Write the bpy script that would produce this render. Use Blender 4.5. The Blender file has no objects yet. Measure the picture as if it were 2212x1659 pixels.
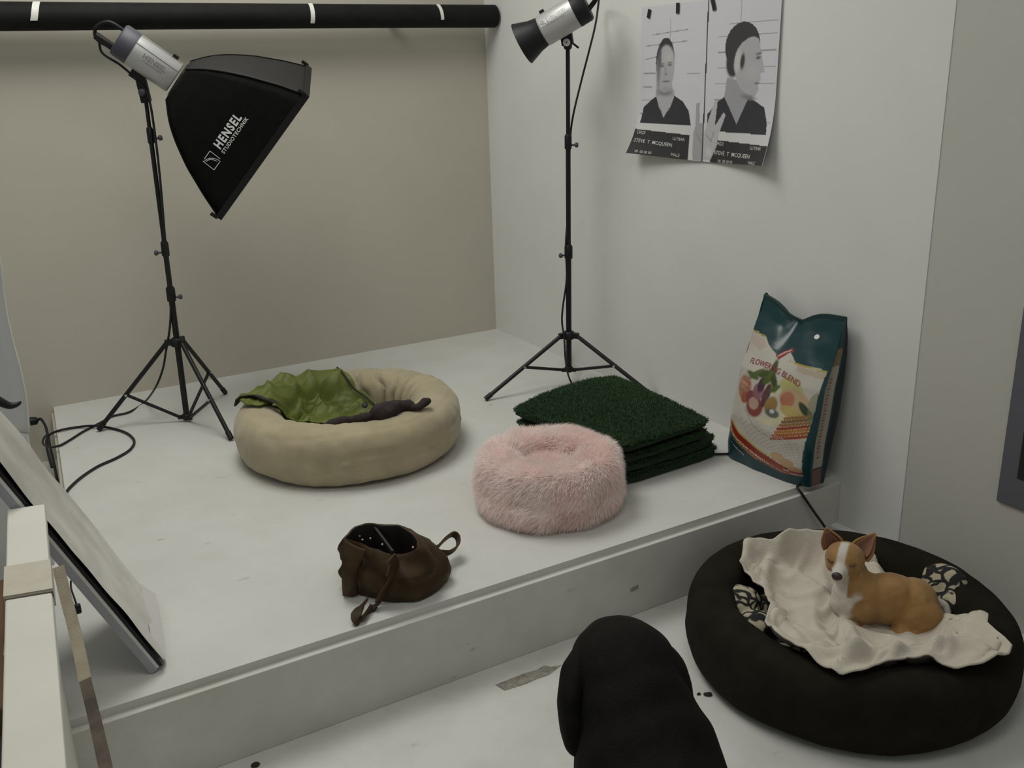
import bpy, bmesh, math, random
import numpy as np
from mathutils import Vector, Matrix, noise
random.seed(7); RNG = np.random.default_rng(7)
SC = bpy.context.scene
COL = SC.collection

# ------------------------------------------------------------------ camera
F_PX = 2041.59
CAM = np.array([-2.28834, -4.21155, 1.5])
CR = np.array([[0.8658441, -0.4993617, -0.0308519],      # right
               [-0.1815995, -0.2562188, -0.9494069],     # down
               [0.4661926, 0.8276411, -0.3125294]])      # forward
cam_d = bpy.data.cameras.new('camera'); cam = bpy.data.objects.new('camera', cam_d); COL.objects.link(cam)
cam_d.sensor_width = 36.0; cam_d.lens = F_PX / 2212 * 36.0; cam_d.clip_start = 0.05
m = Matrix.Identity(4)
for i in range(3):
    m[i][0] = CR[0][i]; m[i][1] = -CR[1][i]; m[i][2] = -CR[2][i]; m[i][3] = CAM[i]
cam.matrix_world = m
SC.camera = cam

# ------------------------------------------------------------------ light
w = bpy.data.worlds.new('world'); SC.world = w; w.use_nodes = True
bg = w.node_tree.nodes['Background']; bg.inputs[0].default_value = (0.98, 1.0, 0.95, 1); bg.inputs[1].default_value = 0.22

def area(name, loc, target, sx, sy, power, col=(1, 1, 1)):
    d = bpy.data.lights.new(name, 'AREA'); d.shape = 'RECTANGLE'; d.size = sx; d.size_y = sy; d.energy = power; d.color = col
    o = bpy.data.objects.new(name, d); COL.objects.link(o); o.location = loc
    o.rotation_euler = (Vector(target) - Vector(loc)).to_track_quat('-Z', 'Y').to_euler()
    return o
area('overhead_light', (-1.60, -1.15, 3.0), (-1.55, -1.2, 0.0), 1.5, 1.1, 36, (1.0, 0.99, 0.93))  # ceiling fluorescent, the main light
area('overhead_light', (-1.9, -3.3, 3.0), (-1.85, -3.2, 0.0), 1.4, 0.9, 12, (1.0, 0.99, 0.93))  # unseen fill lamp, added overhead to brighten the front of the room
SC.view_settings.view_transform = 'Standard'; SC.view_settings.look = 'None'
SC.view_settings.exposure = 0.0; SC.view_settings.gamma = 1.0; SC.view_settings.use_curve_mapping = False

# ------------------------------------------------------------------ helpers
def at(px, py, axis, val):
    """point on the world plane axis = val that the survey pixel saw"""
    r = CR.T @ np.array([(px - 1106) / F_PX, (py - 829.5) / F_PX, 1.0])
    return CAM + r * ((val - CAM[axis]) / r[axis])
def unit(v): v = np.asarray(v, float); return v / np.linalg.norm(v)
A = np.array

class MB:
    def __init__(s): s.v = []; s.f = []
    def add(s, vs, fs):
        b = len(s.v); s.v += [tuple(map(float, x)) for x in vs]; s.f += [tuple(i + b for i in f) for f in fs]; return s
    def box(s, c, size, ax=None):
        c = A(c, float); h = A(size, float) / 2
        ax = np.eye(3) if ax is None else A([unit(a) for a in ax])
        vs = [c + ax[0]*h[0]*i + ax[1]*h[1]*j + ax[2]*h[2]*k for i in (-1, 1) for j in (-1, 1) for k in (-1, 1)]
        return s.add(vs, [(0,1,3,2),(4,6,7,5),(0,4,5,1),(2,3,7,6),(0,2,6,4),(1,5,7,3)])
    def prism(s, poly, z0, z1):
        n = len(poly); vs = [(x, y, z0) for x, y in poly] + [(x, y, z1) for x, y in poly]
        fs = [tuple(range(n))[::-1], tuple(range(n, 2*n))] + [(i, (i+1) % n, n+(i+1) % n, n+i) for i in range(n)]
        return s.add(vs, fs)
    def rings(s, rings, closed=True, cap0=True, cap1=True):
        n = len(rings[0]); vs = [p for r in rings for p in r]; fs = []
        for k in range(len(rings)-1):
            for i in range(n if closed else n-1):
                j = (i+1) % n
                fs.append((k*n+i, k*n+j, (k+1)*n+j, (k+1)*n+i))
        if cap0: fs.append(tuple(range(n))[::-1])
        if cap1: fs.append(tuple(range((len(rings)-1)*n, len(rings)*n)))
        return s.add(vs, fs)
    def lathe(s, c, ax, prof, n=24, cap0=True, cap1=True):
        """prof: list of (distance along axis, radius)"""
        c = A(c, float); ax = unit(ax); t = A([0, 0, 1.]) if abs(ax[2]) < .9 else A([1., 0, 0])
        e1 = unit(np.cross(ax, t)); e2 = np.cross(ax, e1)
        return s.rings([[c + ax*d + r*(e1*math.cos(2*math.pi*i/n) + e2*math.sin(2*math.pi*i/n)) for i in range(n)] for d, r in prof], True, cap0, cap1)
    def rod(s, a, b, r, r2=None, n=12):
        a = A(a, float); b = A(b, float); L = np.linalg.norm(b-a)
        return s.lathe(a, b-a, [(0, r), (L, r if r2 is None else r2)], n)
    def tube(s, pts, r, n=8, sub=6):
        P_ = spline(pts, sub); rings = []; up = None
        for i, p in enumerate(P_):
            d = unit(P_[min(i+1, len(P_)-1)] - P_[max(i-1, 0)])
            if up is None:
                t = A([0, 0, 1.]) if abs(d[2]) < .9 else A([1., 0, 0]); up = unit(np.cross(np.cross(d, t), d))
            up = unit(up - d*(up@d)); e2 = np.cross(d, up)
            rr = r(i/(len(P_)-1)) if callable(r) else r
            rings.append([p + rr*(up*math.cos(2*math.pi*k/n) + e2*math.sin(2*math.pi*k/n)) for k in range(n)])
        return s.rings(rings)
    def ribbon(s, pts, side, wd, th, sub=5):
        """flat strap: side = width direction (vector or list)"""
        P_ = spline(pts, sub); rings = []; S = spline(side, sub) if np.ndim(side) == 2 else None
        for i, p in enumerate(P_):
            d = unit(P_[min(i+1, len(P_)-1)] - P_[max(i-1, 0)])
            sd = A(S[i] if S is not None else side, float); sd = unit(sd - d*(sd@d)); nn = np.cross(d, sd)
            rings.append([p + sd*wd/2*a + nn*th/2*b for a, b in ((-1,-1),(1,-1),(1,1),(-1,1))])
        return s.rings(rings)
    def grid(s, G, closed_u=False, closed_v=False):
        nu, nv = G.shape[:2]; fs = []
        for i in range(nu if closed_u else nu-1):
            for j in range(nv if closed_v else nv-1):
                fs.append((i*nv+j, ((i+1) % nu)*nv+j, ((i+1) % nu)*nv+(j+1) % nv, i*nv+(j+1) % nv))
        return s.add(G.reshape(-1, 3), fs)
    def sphere(s, c, r, n=14, axes=None):
        c = A(c, float); r = A([r]*3 if np.isscalar(r) else r, float); ax = np.eye(3) if axes is None else A([unit(a) for a in axes])
        rings = []
        for i in range(n+1):
            ph = math.pi*i/n
            rings.append([c + ax[0]*r[0]*math.sin(ph)*math.cos(2*math.pi*k/(2*n)) + ax[1]*r[1]*math.sin(ph)*math.sin(2*math.pi*k/(2*n)) + ax[2]*r[2]*math.cos(ph) for k in range(2*n)])
        rings[0] = [c + ax[2]*r[2]*.9999 + 1e-5*(A(q)-c) for q in rings[1]]; rings[-1] = [c - ax[2]*r[2]*.9999 + 1e-5*(A(q)-c) for q in rings[-2]]
        return s.rings(rings)
    def limb(s, pts, n=14):
        """pts: (point, radius) chain of spheres and cones"""
        for p, r in pts: s.sphere(p, r, 9)
        for (p, r), (q, t) in zip(pts, pts[1:]):
            s.rod(p, q, r*.985, t*.985, n)
        return s
    def build(s, name, mat, parent=None, smooth=True, bevel=0, solid=0, sub=0, keep=False):
        me = bpy.data.meshes.new(name)
        off = A(parent['_w']) if parent is not None and '_w' in parent else A([0., 0, 0])
        me.from_pydata([tuple(A(p)-off) for p in s.v], [], s.f); me.update()
        bm = bmesh.new(); bm.from_mesh(me)
        if not keep: bmesh.ops.recalc_face_normals(bm, faces=bm.faces)
        bm.to_mesh(me); bm.free()
        return link(name, me, mat, parent, smooth, bevel, solid, sub)

def link(name, me, mat, parent=None, smooth=True, bevel=0, solid=0, sub=0):
    o = bpy.data.objects.new(name, me); COL.objects.link(o)
    if mat is not None and not me.materials: me.materials.append(mat)
    if parent is not None: o.parent = parent; o['_w'] = list(parent['_w'])
    else: o['_w'] = [0., 0., 0.]
    for p in me.polygons: p.use_smooth = smooth
    if solid:
        md = o.modifiers.new('solid', 'SOLIDIFY'); md.thickness = solid; md.offset = -1
    if bevel:
        md = o.modifiers.new('bevel', 'BEVEL'); md.width = bevel; md.segments = 2; md.limit_method = 'ANGLE'; md.angle_limit = .7
    if sub:
        md = o.modifiers.new('sub', 'SUBSURF'); md.levels = sub; md.render_levels = sub
    if smooth:
        try: me.set_sharp_from_angle(angle=math.radians(48))
        except Exception: pass
    return o

def spline(pts, sub=6):
    P_ = [A(p, float) for p in pts]
    if sub <= 1 or len(P_) < 3: return P_
    out = []
    for i in range(len(P_)-1):
        p0 = P_[max(i-1, 0)]; p1 = P_[i]; p2 = P_[i+1]; p3 = P_[min(i+2, len(P_)-1)]
        for k in range(sub):
            t = k/sub
            out.append(.5*((2*p1) + (-p0+p2)*t + (2*p0-5*p1+4*p2-p3)*t*t + (-p0+3*p1-3*p2+p3)*t**3))
    out.append(P_[-1]); return out

def thing(name, label, cat, loc, group=None):
    o = bpy.data.objects.new(name, None); COL.objects.link(o); o.location = tuple(map(float, loc)); o.empty_display_size = .05
    o['_w'] = [float(x) for x in loc]
    return tag(o, label, cat, group)
def tag(o, label, cat, group=None):
    o['label'] = label; o['category'] = cat
    if group: o['group'] = group
    return o
def struct(o): o['kind'] = 'structure'; return o

def fbm(p, sc, oct=3):
    v = 0; a = 1
    for k in range(oct):
        v += a*noise.noise(Vector((p[0]*sc, p[1]*sc, p[2]*sc))); sc *= 2.1; a *= .5
    return v

# ---------------------------------------------------------------- materials
def mat(name, col, rough=.7, col2=None, nscale=20, bump=0, bscale=80, metal=0, spec=.5, attr=None, sheen=0, coords='Object', detail=4, lo=.35, hi=.65):
    M = bpy.data.materials.new(name); M.use_nodes = True; nt = M.node_tree; b = nt.nodes['Principled BSDF']
    b.inputs['Roughness'].default_value = rough; b.inputs['Metallic'].default_value = metal; b.inputs['Specular IOR Level'].default_value = spec
    if sheen: b.inputs['Sheen Weight'].default_value = sheen
    tc = nt.nodes.new('ShaderNodeTexCoord')
    if attr:
        at_ = nt.nodes.new('ShaderNodeAttribute'); at_.attribute_name = attr
        nt.links.new(at_.outputs['Color'], b.inputs['Base Color'])
    elif col2 is not None:
        n = nt.nodes.new('ShaderNodeTexNoise'); n.inputs['Scale'].default_value = nscale; n.inputs['Detail'].default_value = detail
        r = nt.nodes.new('ShaderNodeValToRGB'); r.color_ramp.elements[0].position = lo; r.color_ramp.elements[1].position = hi
        r.color_ramp.elements[0].color = (*col2, 1); r.color_ramp.elements[1].color = (*col, 1)
        nt.links.new(tc.outputs[coords], n.inputs['Vector']); nt.links.new(n.outputs['Fac'], r.inputs['Fac']); nt.links.new(r.outputs['Color'], b.inputs['Base Color'])
    else: b.inputs['Base Color'].default_value = (*col, 1)
    if bump:
        n2 = nt.nodes.new('ShaderNodeTexNoise'); n2.inputs['Scale'].default_value = bscale; n2.inputs['Detail'].default_value = 3
        bp = nt.nodes.new('ShaderNodeBump'); bp.inputs['Strength'].default_value = bump; bp.inputs['Distance'].default_value = .004
        nt.links.new(tc.outputs[coords], n2.inputs['Vector']); nt.links.new(n2.outputs['Fac'], bp.inputs['Height']); nt.links.new(bp.outputs['Normal'], b.inputs['Normal'])
    return M

def painted(name, col, dirt, scuff, rough=.55):
    """white-painted boards: broad dirt clouds and small dark scuffs"""
    M = mat(name, col, rough); nt = M.node_tree; b = nt.nodes['Principled BSDF']; tc = nt.nodes.new('ShaderNodeTexCoord')
    n1 = nt.nodes.new('ShaderNodeTexNoise'); n1.inputs['Scale'].default_value = 2.6; n1.inputs['Detail'].default_value = 8; n1.inputs['Roughness'].default_value = .65
    r1 = nt.nodes.new('ShaderNodeValToRGB'); r1.color_ramp.elements[0].position = .34; r1.color_ramp.elements[1].position = .6
    r1.color_ramp.elements[0].color = (*dirt, 1); r1.color_ramp.elements[1].color = (*col, 1)
    mp = nt.nodes.new('ShaderNodeMapping'); mp.inputs['Scale'].default_value = (9, 22, 22)
    n2 = nt.nodes.new('ShaderNodeTexNoise'); n2.inputs['Scale'].default_value = 1.0; n2.inputs['Detail'].default_value = 5; n2.inputs['Roughness'].default_value = .6
    r2 = nt.nodes.new('ShaderNodeValToRGB'); r2.color_ramp.elements[0].position = .665; r2.color_ramp.elements[1].position = .76
    r2.color_ramp.elements[0].color = (0, 0, 0, 1); r2.color_ramp.elements[1].color = (.8, .8, .8, 1)
    mx = nt.nodes.new('ShaderNodeMix'); mx.data_type = 'RGBA'; mx.inputs['B'].default_value = (*scuff, 1)
    L = nt.links.new
    L(tc.outputs['Object'], n1.inputs['Vector']); L(n1.outputs['Fac'], r1.inputs['Fac'])
    L(tc.outputs['Object'], mp.inputs['Vector']); L(mp.outputs['Vector'], n2.inputs['Vector']); L(n2.outputs['Fac'], r2.inputs['Fac'])
    L(r2.outputs['Color'], mx.inputs['Factor']); L(r1.outputs['Color'], mx.inputs['A']); L(mx.outputs['Result'], b.inputs['Base Color'])
    return M

MT = dict(
    wall_tan=mat('wall_tan_paint', (.50, .472, .40), .8, (.485, .457, .385), 3, .08, 120),
    wall_white=mat('wall_white_paint', (.685, .685, .665), .75, (.665, .665, .645), 4, .06, 120),
    wall_side=mat('wall_side_paint', (.50, .492, .455), .8, (.485, .477, .44), 3, .06, 120),
    deck=painted('deck_white_paint', (.63, .63, .60), (.575, .57, .535), (.33, .30, .26)),
    fascia=painted('fascia_white_paint', (.64, .63, .595), (.54, .525, .48), (.30, .26, .21)),
    floor=painted('floor_white_paint', (.67, .67, .64), (.56, .555, .52), (.28, .26, .23)),
    black_paper=mat('black_paper', (.006, .006, .006), .7, (.009, .009, .009), 12, spec=.2),
    black_metal=mat('black_metal', (.008, .008, .010), .42, spec=.35),
    black_plastic=mat('black_plastic', (.008, .008, .010), .5, spec=.35),
    grey_plastic=mat('dark_grey_plastic', (.055, .055, .075), .5),
    chrome=mat('worn_steel', (.55, .55, .54), .3, metal=1),
    white_plastic=mat('white_plastic', (.7, .7, .68), .4),
    silver=mat('silver_enamel', (.50, .50, .495), .42, metal=.45),
    softbox=mat('softbox_nylon', (.0035, .0035, .0032), .7, (.005, .005, .0048), 30, .15, 300, spec=.12),
    softbox_top=mat('softbox_nylon_lit', (.012, .012, .012), .6, bump=.1, bscale=200, spec=.25),  # same nylon, paler: light caught on top panel and hem is in the colour
    diffuser=mat('white_diffuser_cloth', (.75, .75, .74), .8),
    print_white=mat('printed_white', (.62, .62, .58), .6),
    print_grey=mat('printed_grey', (.16, .16, .17), .6),
    cable=mat('black_rubber_cable', (.015, .015, .018), .5, spec=.3),
    tape_white=mat('white_tape', (.72, .72, .66), .5),
    tape_black=mat('black_tape', (.012, .012, .012), .5),
    tape_grey=mat('grey_worn_tape', (.20, .185, .155), .7, (.34, .32, .28), 60),
    tape_beige=mat('beige_masking_tape', (.56, .52, .43), .7, (.52, .48, .39), 30),
    suede=mat('beige_suede', (.40, .345, .225), .9, (.35, .30, .19), 14, .25, 220, sheen=.25),
    suede_in=mat('beige_suede_cushion', (.42, .365, .245), .9, (.38, .33, .21), 14, .25, 220, sheen=.25),
    green=mat('olive_green_nylon', (.125, .150, .022), .6, (.095, .118, .016), 22, .2, 60),
    brown_lining=mat('dark_brown_fleece', (.022, .014, .014), .9, (.034, .022, .022), 60, .3, 200),
    turf=mat('turf_backing', (.012, .030, .012), .95),
    turf_blade=mat('turf_blades', (.032, .080, .027), .8, (.022, .058, .020), 40),
    pink=mat('pink_fur_base', (.98, .87, .84), .95),
    leather=mat('brown_leather', (.060, .034, .013), .6, (.034, .019, .008), 18, .2, 90, spec=.25),
    leather_dark=mat('dark_leather_lining', (.010, .006, .005), .6),
    bead=mat('pale_lining_dots', (.6, .55, .5), .4),
    bigbed=mat('dark_brown_suede', (.0150, .0128, .0090), .95, (.020, .017, .0122), 16, .25, 200, spec=.08),
    blanket=mat('cream_fleece', (.62, .565, .475), .95, (.57, .515, .43), 25, .35, 260, sheen=.3),
    nose=mat('dog_nose', (.045, .022, .024), .45),
    eyelid=mat('dog_eyelid', (.10, .042, .03), .7),
    ear_in=mat('dog_inner_ear', (.23, .11, .075), .9),
    dogcoat=mat('dog_coat', (.5, .3, .1), .85, attr='Col', bump=.3, bscale=350, sheen=.15),
    blackdog=mat('black_dog_coat', (.0060, .0056, .0046), .75, (.0085, .0080, .0066), 30, .35, 260, spec=.10),
    art=mat('printed_paper', (.8, .8, .8), .55, attr='Col'),
    bagfilm=mat('printed_glossy_film', (.8, .8, .8), .28, attr='Col', bump=.12, bscale=25),
    text_white=mat('ink_white', (.72, .72, .71), .6),
    text_dark=mat('ink_dark', (.03, .03, .03), .6),
    text_red=mat('ink_red', (.30, .05, .06), .5),
    text_pale=mat('ink_pale', (.62, .55, .42), .5),
    paper_white=mat('white_board', (.62, .625, .615), .7),
    frame_grey=mat('grey_frame', (.33, .33, .37), .5),
    glossy=mat('plastic_sleeve', (.60, .59, .55), .22, (.48, .465, .42), 9, .15, 20),
    counter=mat('white_panel_paint', (.70, .69, .62), .6, (.66, .65, .58), 6),
    brown_box=mat('brown_cardboard', (.19, .105, .05), .8, (.16, .09, .045), 8),
    strap_tan=mat('tan_webbing', (.36, .32, .235), .85, (.30, .26, .19), 30, .3, 300),
    screen_frame=mat('grey_screen_frame', (.105, .105, .125), .5),
    screen_dark=mat('dark_screen', (.012, .012, .016), .3),
)

def fur_material(name, c1, c2):
    M = mat(name, c1, .8, c2, 9); nt = M.node_tree; b = nt.nodes['Principled BSDF']; out = nt.nodes['Material Output']
    src = b.inputs['Base Color'].links[0].from_socket
    df = nt.nodes.new('ShaderNodeBsdfDiffuse'); tr = nt.nodes.new('ShaderNodeBsdfTranslucent'); mx = nt.nodes.new('ShaderNodeMixShader'); mx.inputs[0].default_value = .5
    nt.links.new(src, df.inputs['Color']); nt.links.new(src, tr.inputs['Color']); nt.links.new(df.outputs[0], mx.inputs[1]); nt.links.new(tr.outputs[0], mx.inputs[2]); nt.links.new(mx.outputs[0], out.inputs['Surface'])
    return M
MT['pink_fur'] = fur_material('pink_fur', (.99, .915, .89), (.985, .86, .83))
# =================================================================== setting
PZ = 0.230            # platform height
# walls
struct(MB().box((-2.45, .05, 1.5), (5.1, .1, 3.2)).build('wall_back', MT['wall_tan'], smooth=False))
wr = struct(MB().box((.0522, -2.6, 1.5), (.1, 5.4, 3.2)).build('wall_right', MT['wall_side'], smooth=False))
MB().box((.0015, -1.264, 1.5), (.003, 2.528, 3.2)).build('white_wall_panel', MT['wall_white'], wr, False)
struct(MB().box((-2.4, -2.6, -.03), (5.4, 5.6, .06)).build('floor', MT['floor'], smooth=False))
struct(MB().box((-.0175, -2.41, .035), (.035, .235, .07)).build('baseboard_right', MT['wall_white'], smooth=False, bevel=.006))
# platform
plat = bpy.data.objects.new('stage_platform', None); COL.objects.link(plat); plat['_w'] = [0., 0., 0.]; struct(plat)
poly = [(0, 0), (-2.123, 0), (-2.178, -1.02), (-2.19, -1.25), (-2.33, -1.6), (-2.48, -2.275), (0, -2.275)]
MB().prism(poly, PZ-.02, PZ).build('deck', MT['deck'], plat, False)
MB().box((-1.24, -2.2775, (PZ-.02)/2), (2.48, .036, PZ-.02)).build('front_board', MT['fascia'], plat, False, bevel=.002)
MB().prism([(-2.10, -.01), (-2.135, -.01), (-2.19, -1.02), (-2.155, -1.02)], 0, PZ-.021).build('side_board', MT['wall_tan'], plat, False)
# marks: worn tape on floor, scrap of tape on the front board
def flatpatch(name, pts, mt, label, cat, th=.0012):
    o = MB().prism([(p[0], p[1]) for p in pts], .0003, th).build(name, mt, None, False)
    return tag(o, label, cat)
flatpatch('floor_tape', [at(*q, 2, 0.0) for q in [(1070,1480),(1090,1492),(1135,1478),(1160,1467),(1186,1458),(1213,1437),(1190,1441),(1176,1438),(1158,1448),(1130,1456)]], MT['tape_grey'], 'worn grey strip of tape stuck on the white floor beside the black dog', 'tape')
p = at(1370, 1271, 1, -2.2955)
tag(MB().box((p[0], -2.2963, p[2]), (.028, .0012, .011), [(1, 0, .12), (0, 1, 0), (-.12, 0, 1)]).build('tape_scrap', MT['tape_grey'], smooth=False), 'small dark tape scrap on the front face of the white platform', 'tape')
def crumb(px, py, r, label, z0=0.):
    c = at(px, py, 2, z0); b = MB(); k = random.random()*9
    b.sphere((c[0], c[1], z0+r*.45), (r*1.3, r, r*.55), 6)
    b.v = [tuple(A(q)*1 + A([fbm(A(q)*60+k, 1)*r*.5, fbm(A(q)*70+k, 1)*r*.5, 0])) for q in b.v]
    tag(b.build('debris_crumb', MT['brown_lining']), label, 'debris', 'crumbs on the floor')
crumb(1529, 1502, .008, 'larger dark crumb on the floor beside the brown dog bed')
crumb(1509, 1500, .0045, 'tiny dark crumb on the floor next to the larger crumb')
crumb(552, 1655, .008, 'dark crumb at the bottom edge of the white floor')

# ============================================================ backdrop roll
RR = .050; RY = -.115; RZ = 1.752
roll = thing('backdrop_roll', 'long black roll of backdrop paper across the top of the tan wall', 'backdrop roll', (-1.4, RY, RZ-RR))
b = MB(); xs = np.linspace(-3.4, -.012, 90); rings = []
for i, x in enumerate(xs):
    dz = .010*((x+1.1)/2.0)**2*-.3; rr = RR*(1+.03*math.sin(x*1.7))
    rings.append([(x, RY+rr*math.cos(a), RZ+dz+rr*math.sin(a)) for a in np.linspace(0, 2*math.pi, 37)[:-1]])
b.rings(rings).build('paper_roll', MT['black_paper'], roll)
MB().rod((-.03, RY, RZ), (-.001, RY, RZ), .02).build('core_tube', MT['black_plastic'], roll)
def roll_tape(px, py0, py1, slant, wd):
    x0 = at(px, (py0+py1)/2, 1, RY-RR)[0]; b = MB(); rings = []
    for k, a in enumerate(np.linspace(math.radians(115), math.radians(215 if py1 > 50 else 200), 14)):
        rr = RR*1.045+.001; x = x0+slant*(k/13-.5)
        rings.append([(x-wd/2, RY+rr*math.cos(a), RZ+rr*math.sin(a)), (x+wd/2, RY+rr*math.cos(a), RZ+rr*math.sin(a)),
                      (x+wd/2, RY+(rr-.004)*math.cos(a), RZ+(rr-.004)*math.sin(a)), (x-wd/2, RY+(rr-.004)*math.cos(a), RZ+(rr-.004)*math.sin(a))])
    b.rings(rings).build('tape_strip', MT['tape_white'], roll, False)
roll_tape(76, 0, 40, -.022, .024); roll_tape(676, 7, 56, -.004, .017); roll_tape(954, 9, 42, .008, .014)
for x in (-.5, -3.2):
    MB().box((x, RY/2, RZ), (.03, abs(RY), .012)).build('wall_bracket', MT['black_metal'], roll, False)

# ============================================================= light stands
def text_mesh(s, size, mapf, name, mt, parent, spacing=1.0, bold=0.0, extr=0):
    cu = bpy.data.curves.new('t', 'FONT'); cu.body = s; cu.size = size; cu.align_x = 'CENTER'; cu.align_y = 'CENTER'; cu.space_character = spacing; cu.offset = bold; cu.resolution_u = 3
    o = bpy.data.objects.new('t', cu); COL.objects.link(o)
    dg = bpy.context.evaluated_depsgraph_get(); dg.update(); me = bpy.data.meshes.new_from_object(o.evaluated_get(dg))
    bpy.data.objects.remove(o); bpy.data.curves.remove(cu)
    bm = bmesh.new(); bm.from_mesh(me); bmesh.ops.triangulate(bm, faces=bm.faces)
    off = A(parent['_w'])
    for v in bm.verts: v.co = Vector(A(mapf(v.co.x, v.co.y)) - off)
    bm.to_mesh(me); bm.free()
    return link(name, me, mt, parent, False)

def knob(b, p, d, L=.03, r=.012):
    d = unit(d); p = A(p); b.rod(p, p+d*L, .004); b.lathe(p+d*L, d, [(0, r*.7), (.004, r), (.010, r), (.014, r*.7)], 10)

def light_stand(label, base, collar, hub, feet, top, joints, knobs, brace_f, group):
    st = thing('light_stand', label, 'light stand', (base[0], base[1], PZ), group)
    base = A(base); top = A(top); bz = lambda z: A([*(base[:2] + (top[:2]-base[:2])*(z-PZ)/(top[2]-PZ)), z])
    zs = [hub] + joints + [top[2]]; rad = [.0115, .0098, .0082, .0070, .0070]
    for k in range(len(zs)-1):
        MB().rod(bz(zs[k]), bz(zs[k+1]), rad[k], n=14).build('pole_section', MT['black_metal'], st)
    for k, zj in enumerate(joints):
        b = MB().lathe(bz(zj-.028), bz(zj+.03)-bz(zj-.028), [(0, rad[k]*1.1), (.004, rad[k]*1.45), (.05, rad[k]*1.45), (.058, rad[k]*1.1)], 14)
        clamp = b.build('clamp_collar', MT['black_plastic'], st)
        b = MB(); knob(b, bz(zj-.012), knobs[k], .026, .010); b.build('clamp_knob', MT['grey_plastic'], clamp)
    b = MB().lathe(bz(collar-.02), (0, 0, 1), [(0, .016), (.005, .024), (.03, .024), (.036, .018)], 16); c0 = bz(collar)
    for f in feet:
        d = unit([f[0]-c0[0], f[1]-c0[1], 0]); b.box(c0+d*.03, (.03, .018, .022), [d, np.cross(d, (0, 0, 1)), (0, 0, 1)])
    b.build('leg_collar', MT['black_plastic'], st)
    h0 = bz(hub); b = MB().lathe(h0-A([0, 0, .008]), (0, 0, 1), [(0, .014), (.004, .018), (.02, .018), (.024, .014)], 14)
    for f in feet:
        d = unit([f[0]-h0[0], f[1]-h0[1], 0]); b.box(h0+d*.022+A([0, 0, .004]), (.022, .014, .014), [d, np.cross(d, (0, 0, 1)), (0, 0, 1)])
    b.build('brace_hub', MT['black_plastic'], st)
    for f in feet:
        f = A([f[0], f[1], PZ+.009]); d = unit([f[0]-c0[0], f[1]-c0[1], 0]); a = c0+d*.038
        lg = MB().rod(a, f, .0085, n=12).build('leg', MT['black_metal'], st)
        u = unit(f-a); MB().rod(f-u*.03, f+u*.002, .0105, n=12).build('rubber_foot', MT['black_plastic'], lg)
        q = a+(f-a)*brace_f; s_ = np.cross(d, (0, 0, 1))
        MB().rod(h0+d*.025+A([0, 0, .004]), q, .0065, n=8).build('leg_brace', MT['black_metal'], st)
        MB().rod(q-s_*.013, q+s_*.013, .005, n=8).build('rivet', MT['chrome'], lg)
    return st, bz

LB = (-1.683, -.508)
Lfeet = [at(215, 932, 2, PZ), at(500, 952, 2, PZ), at(487, 852, 2, PZ)]
Ltop = A([-1.664, -.512, 1.452])
lst, lbz = light_stand('black tripod light stand by the tan wall, carrying the large black softbox', (*LB, PZ), .556, .246, Lfeet, Ltop,
                       [.742, .915, 1.325], [(1, -.3, 0), (-1, .2, 0), (1, -.3, .1)], .60, 'studio light stands')
RB = (-.203, -1.003)
Rfeet = [A([-.592, -.978, 0]), A([-.018, -1.348, 0]), A([-.012, -.70, 0])]
Rtop = A([-.190, -1.005, 1.598])
rst, rbz = light_stand('black tripod light stand by the white wall, legs spread low behind the green turf mats', (*RB, PZ), .452, .298, Rfeet, Rtop,
                       [.80, 1.235], [(-1, .3, 0), (1, -.6, 0)], .50, 'studio light stands')

# --------------------------------------------------------- strobe with softbox
def at_depth(px, py, d): return CAM + d*(CR.T @ np.array([(px-1106)/F_PX, (py-829.5)/F_PX, 1.]))
nt_, nb_, ft_ = at_depth(661, 206, 3.25), at_depth(473, 470, 3.42), at_depth(666, 146, 3.61)      # surveyed corners of the mouth
vx = unit(nt_-nb_); hx = ft_-nt_; hx = unit(hx-vx*(hx@vx)); ax = unit(np.cross(vx, hx)); ax = ax if ax@CR[0] > 0 else -ax
DEP = .355; HH = np.linalg.norm(nt_-nb_)/2; HW = .213
ring0 = (nt_+nb_)/2 + hx*HW - ax*DEP
sb = thing('studio_strobe', 'silver studio flash head with a large black softbox, on the stand by the tan wall', 'studio light', Ltop, 'studio flash heads')
e_f = ring0 - ax*.012; Lb = .160; rb = .059
MB().lathe(e_f, -ax, [(0, rb*.93), (.004, rb), (Lb, rb)], 40).build('body', MT['silver'], sb)
bod_r = e_f - ax*Lb
MB().lathe(bod_r, -ax, [(0, rb*1.02), (.05, rb*1.0), (.056, rb*.9)], 40).build('rear_housing', MT['grey_plastic'], sb)
for sgn in (.55, -.2):
    a = 0.9+sgn; q0 = e_f - ax*.004 + (-hx*math.cos(a)+vx*math.sin(a))*rb*1.01
    MB().box(q0-ax*Lb/2, (Lb*.98, .0016, .004), [ax, np.cross(ax, q0-e_f), q0-e_f]).build('body_rib', MT['chrome'], sb, False)
rear = bod_r - ax*.055
b = MB().tube([rear - vx*.04 - ax*.0, rear-vx*.045-ax*.055, rear-vx*.01-ax*.075, rear+vx*.03-ax*.05, rear+vx*.035], .006)
b.build('handle', MT['black_plastic'], sb)
MB().box(rear - vx*.036 - ax*.028, (.075, .03, .022), [ax, hx, vx]).build('power_plug', MT['black_plastic'], sb, bevel=.004)
b = MB(); q = e_f - ax*.035 + vx*rb*.98; b.box(q+vx*.006, (.02, .012, .014), [ax, hx, vx]); b.build('lock_button', MT['black_plastic'], sb, False)
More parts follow.
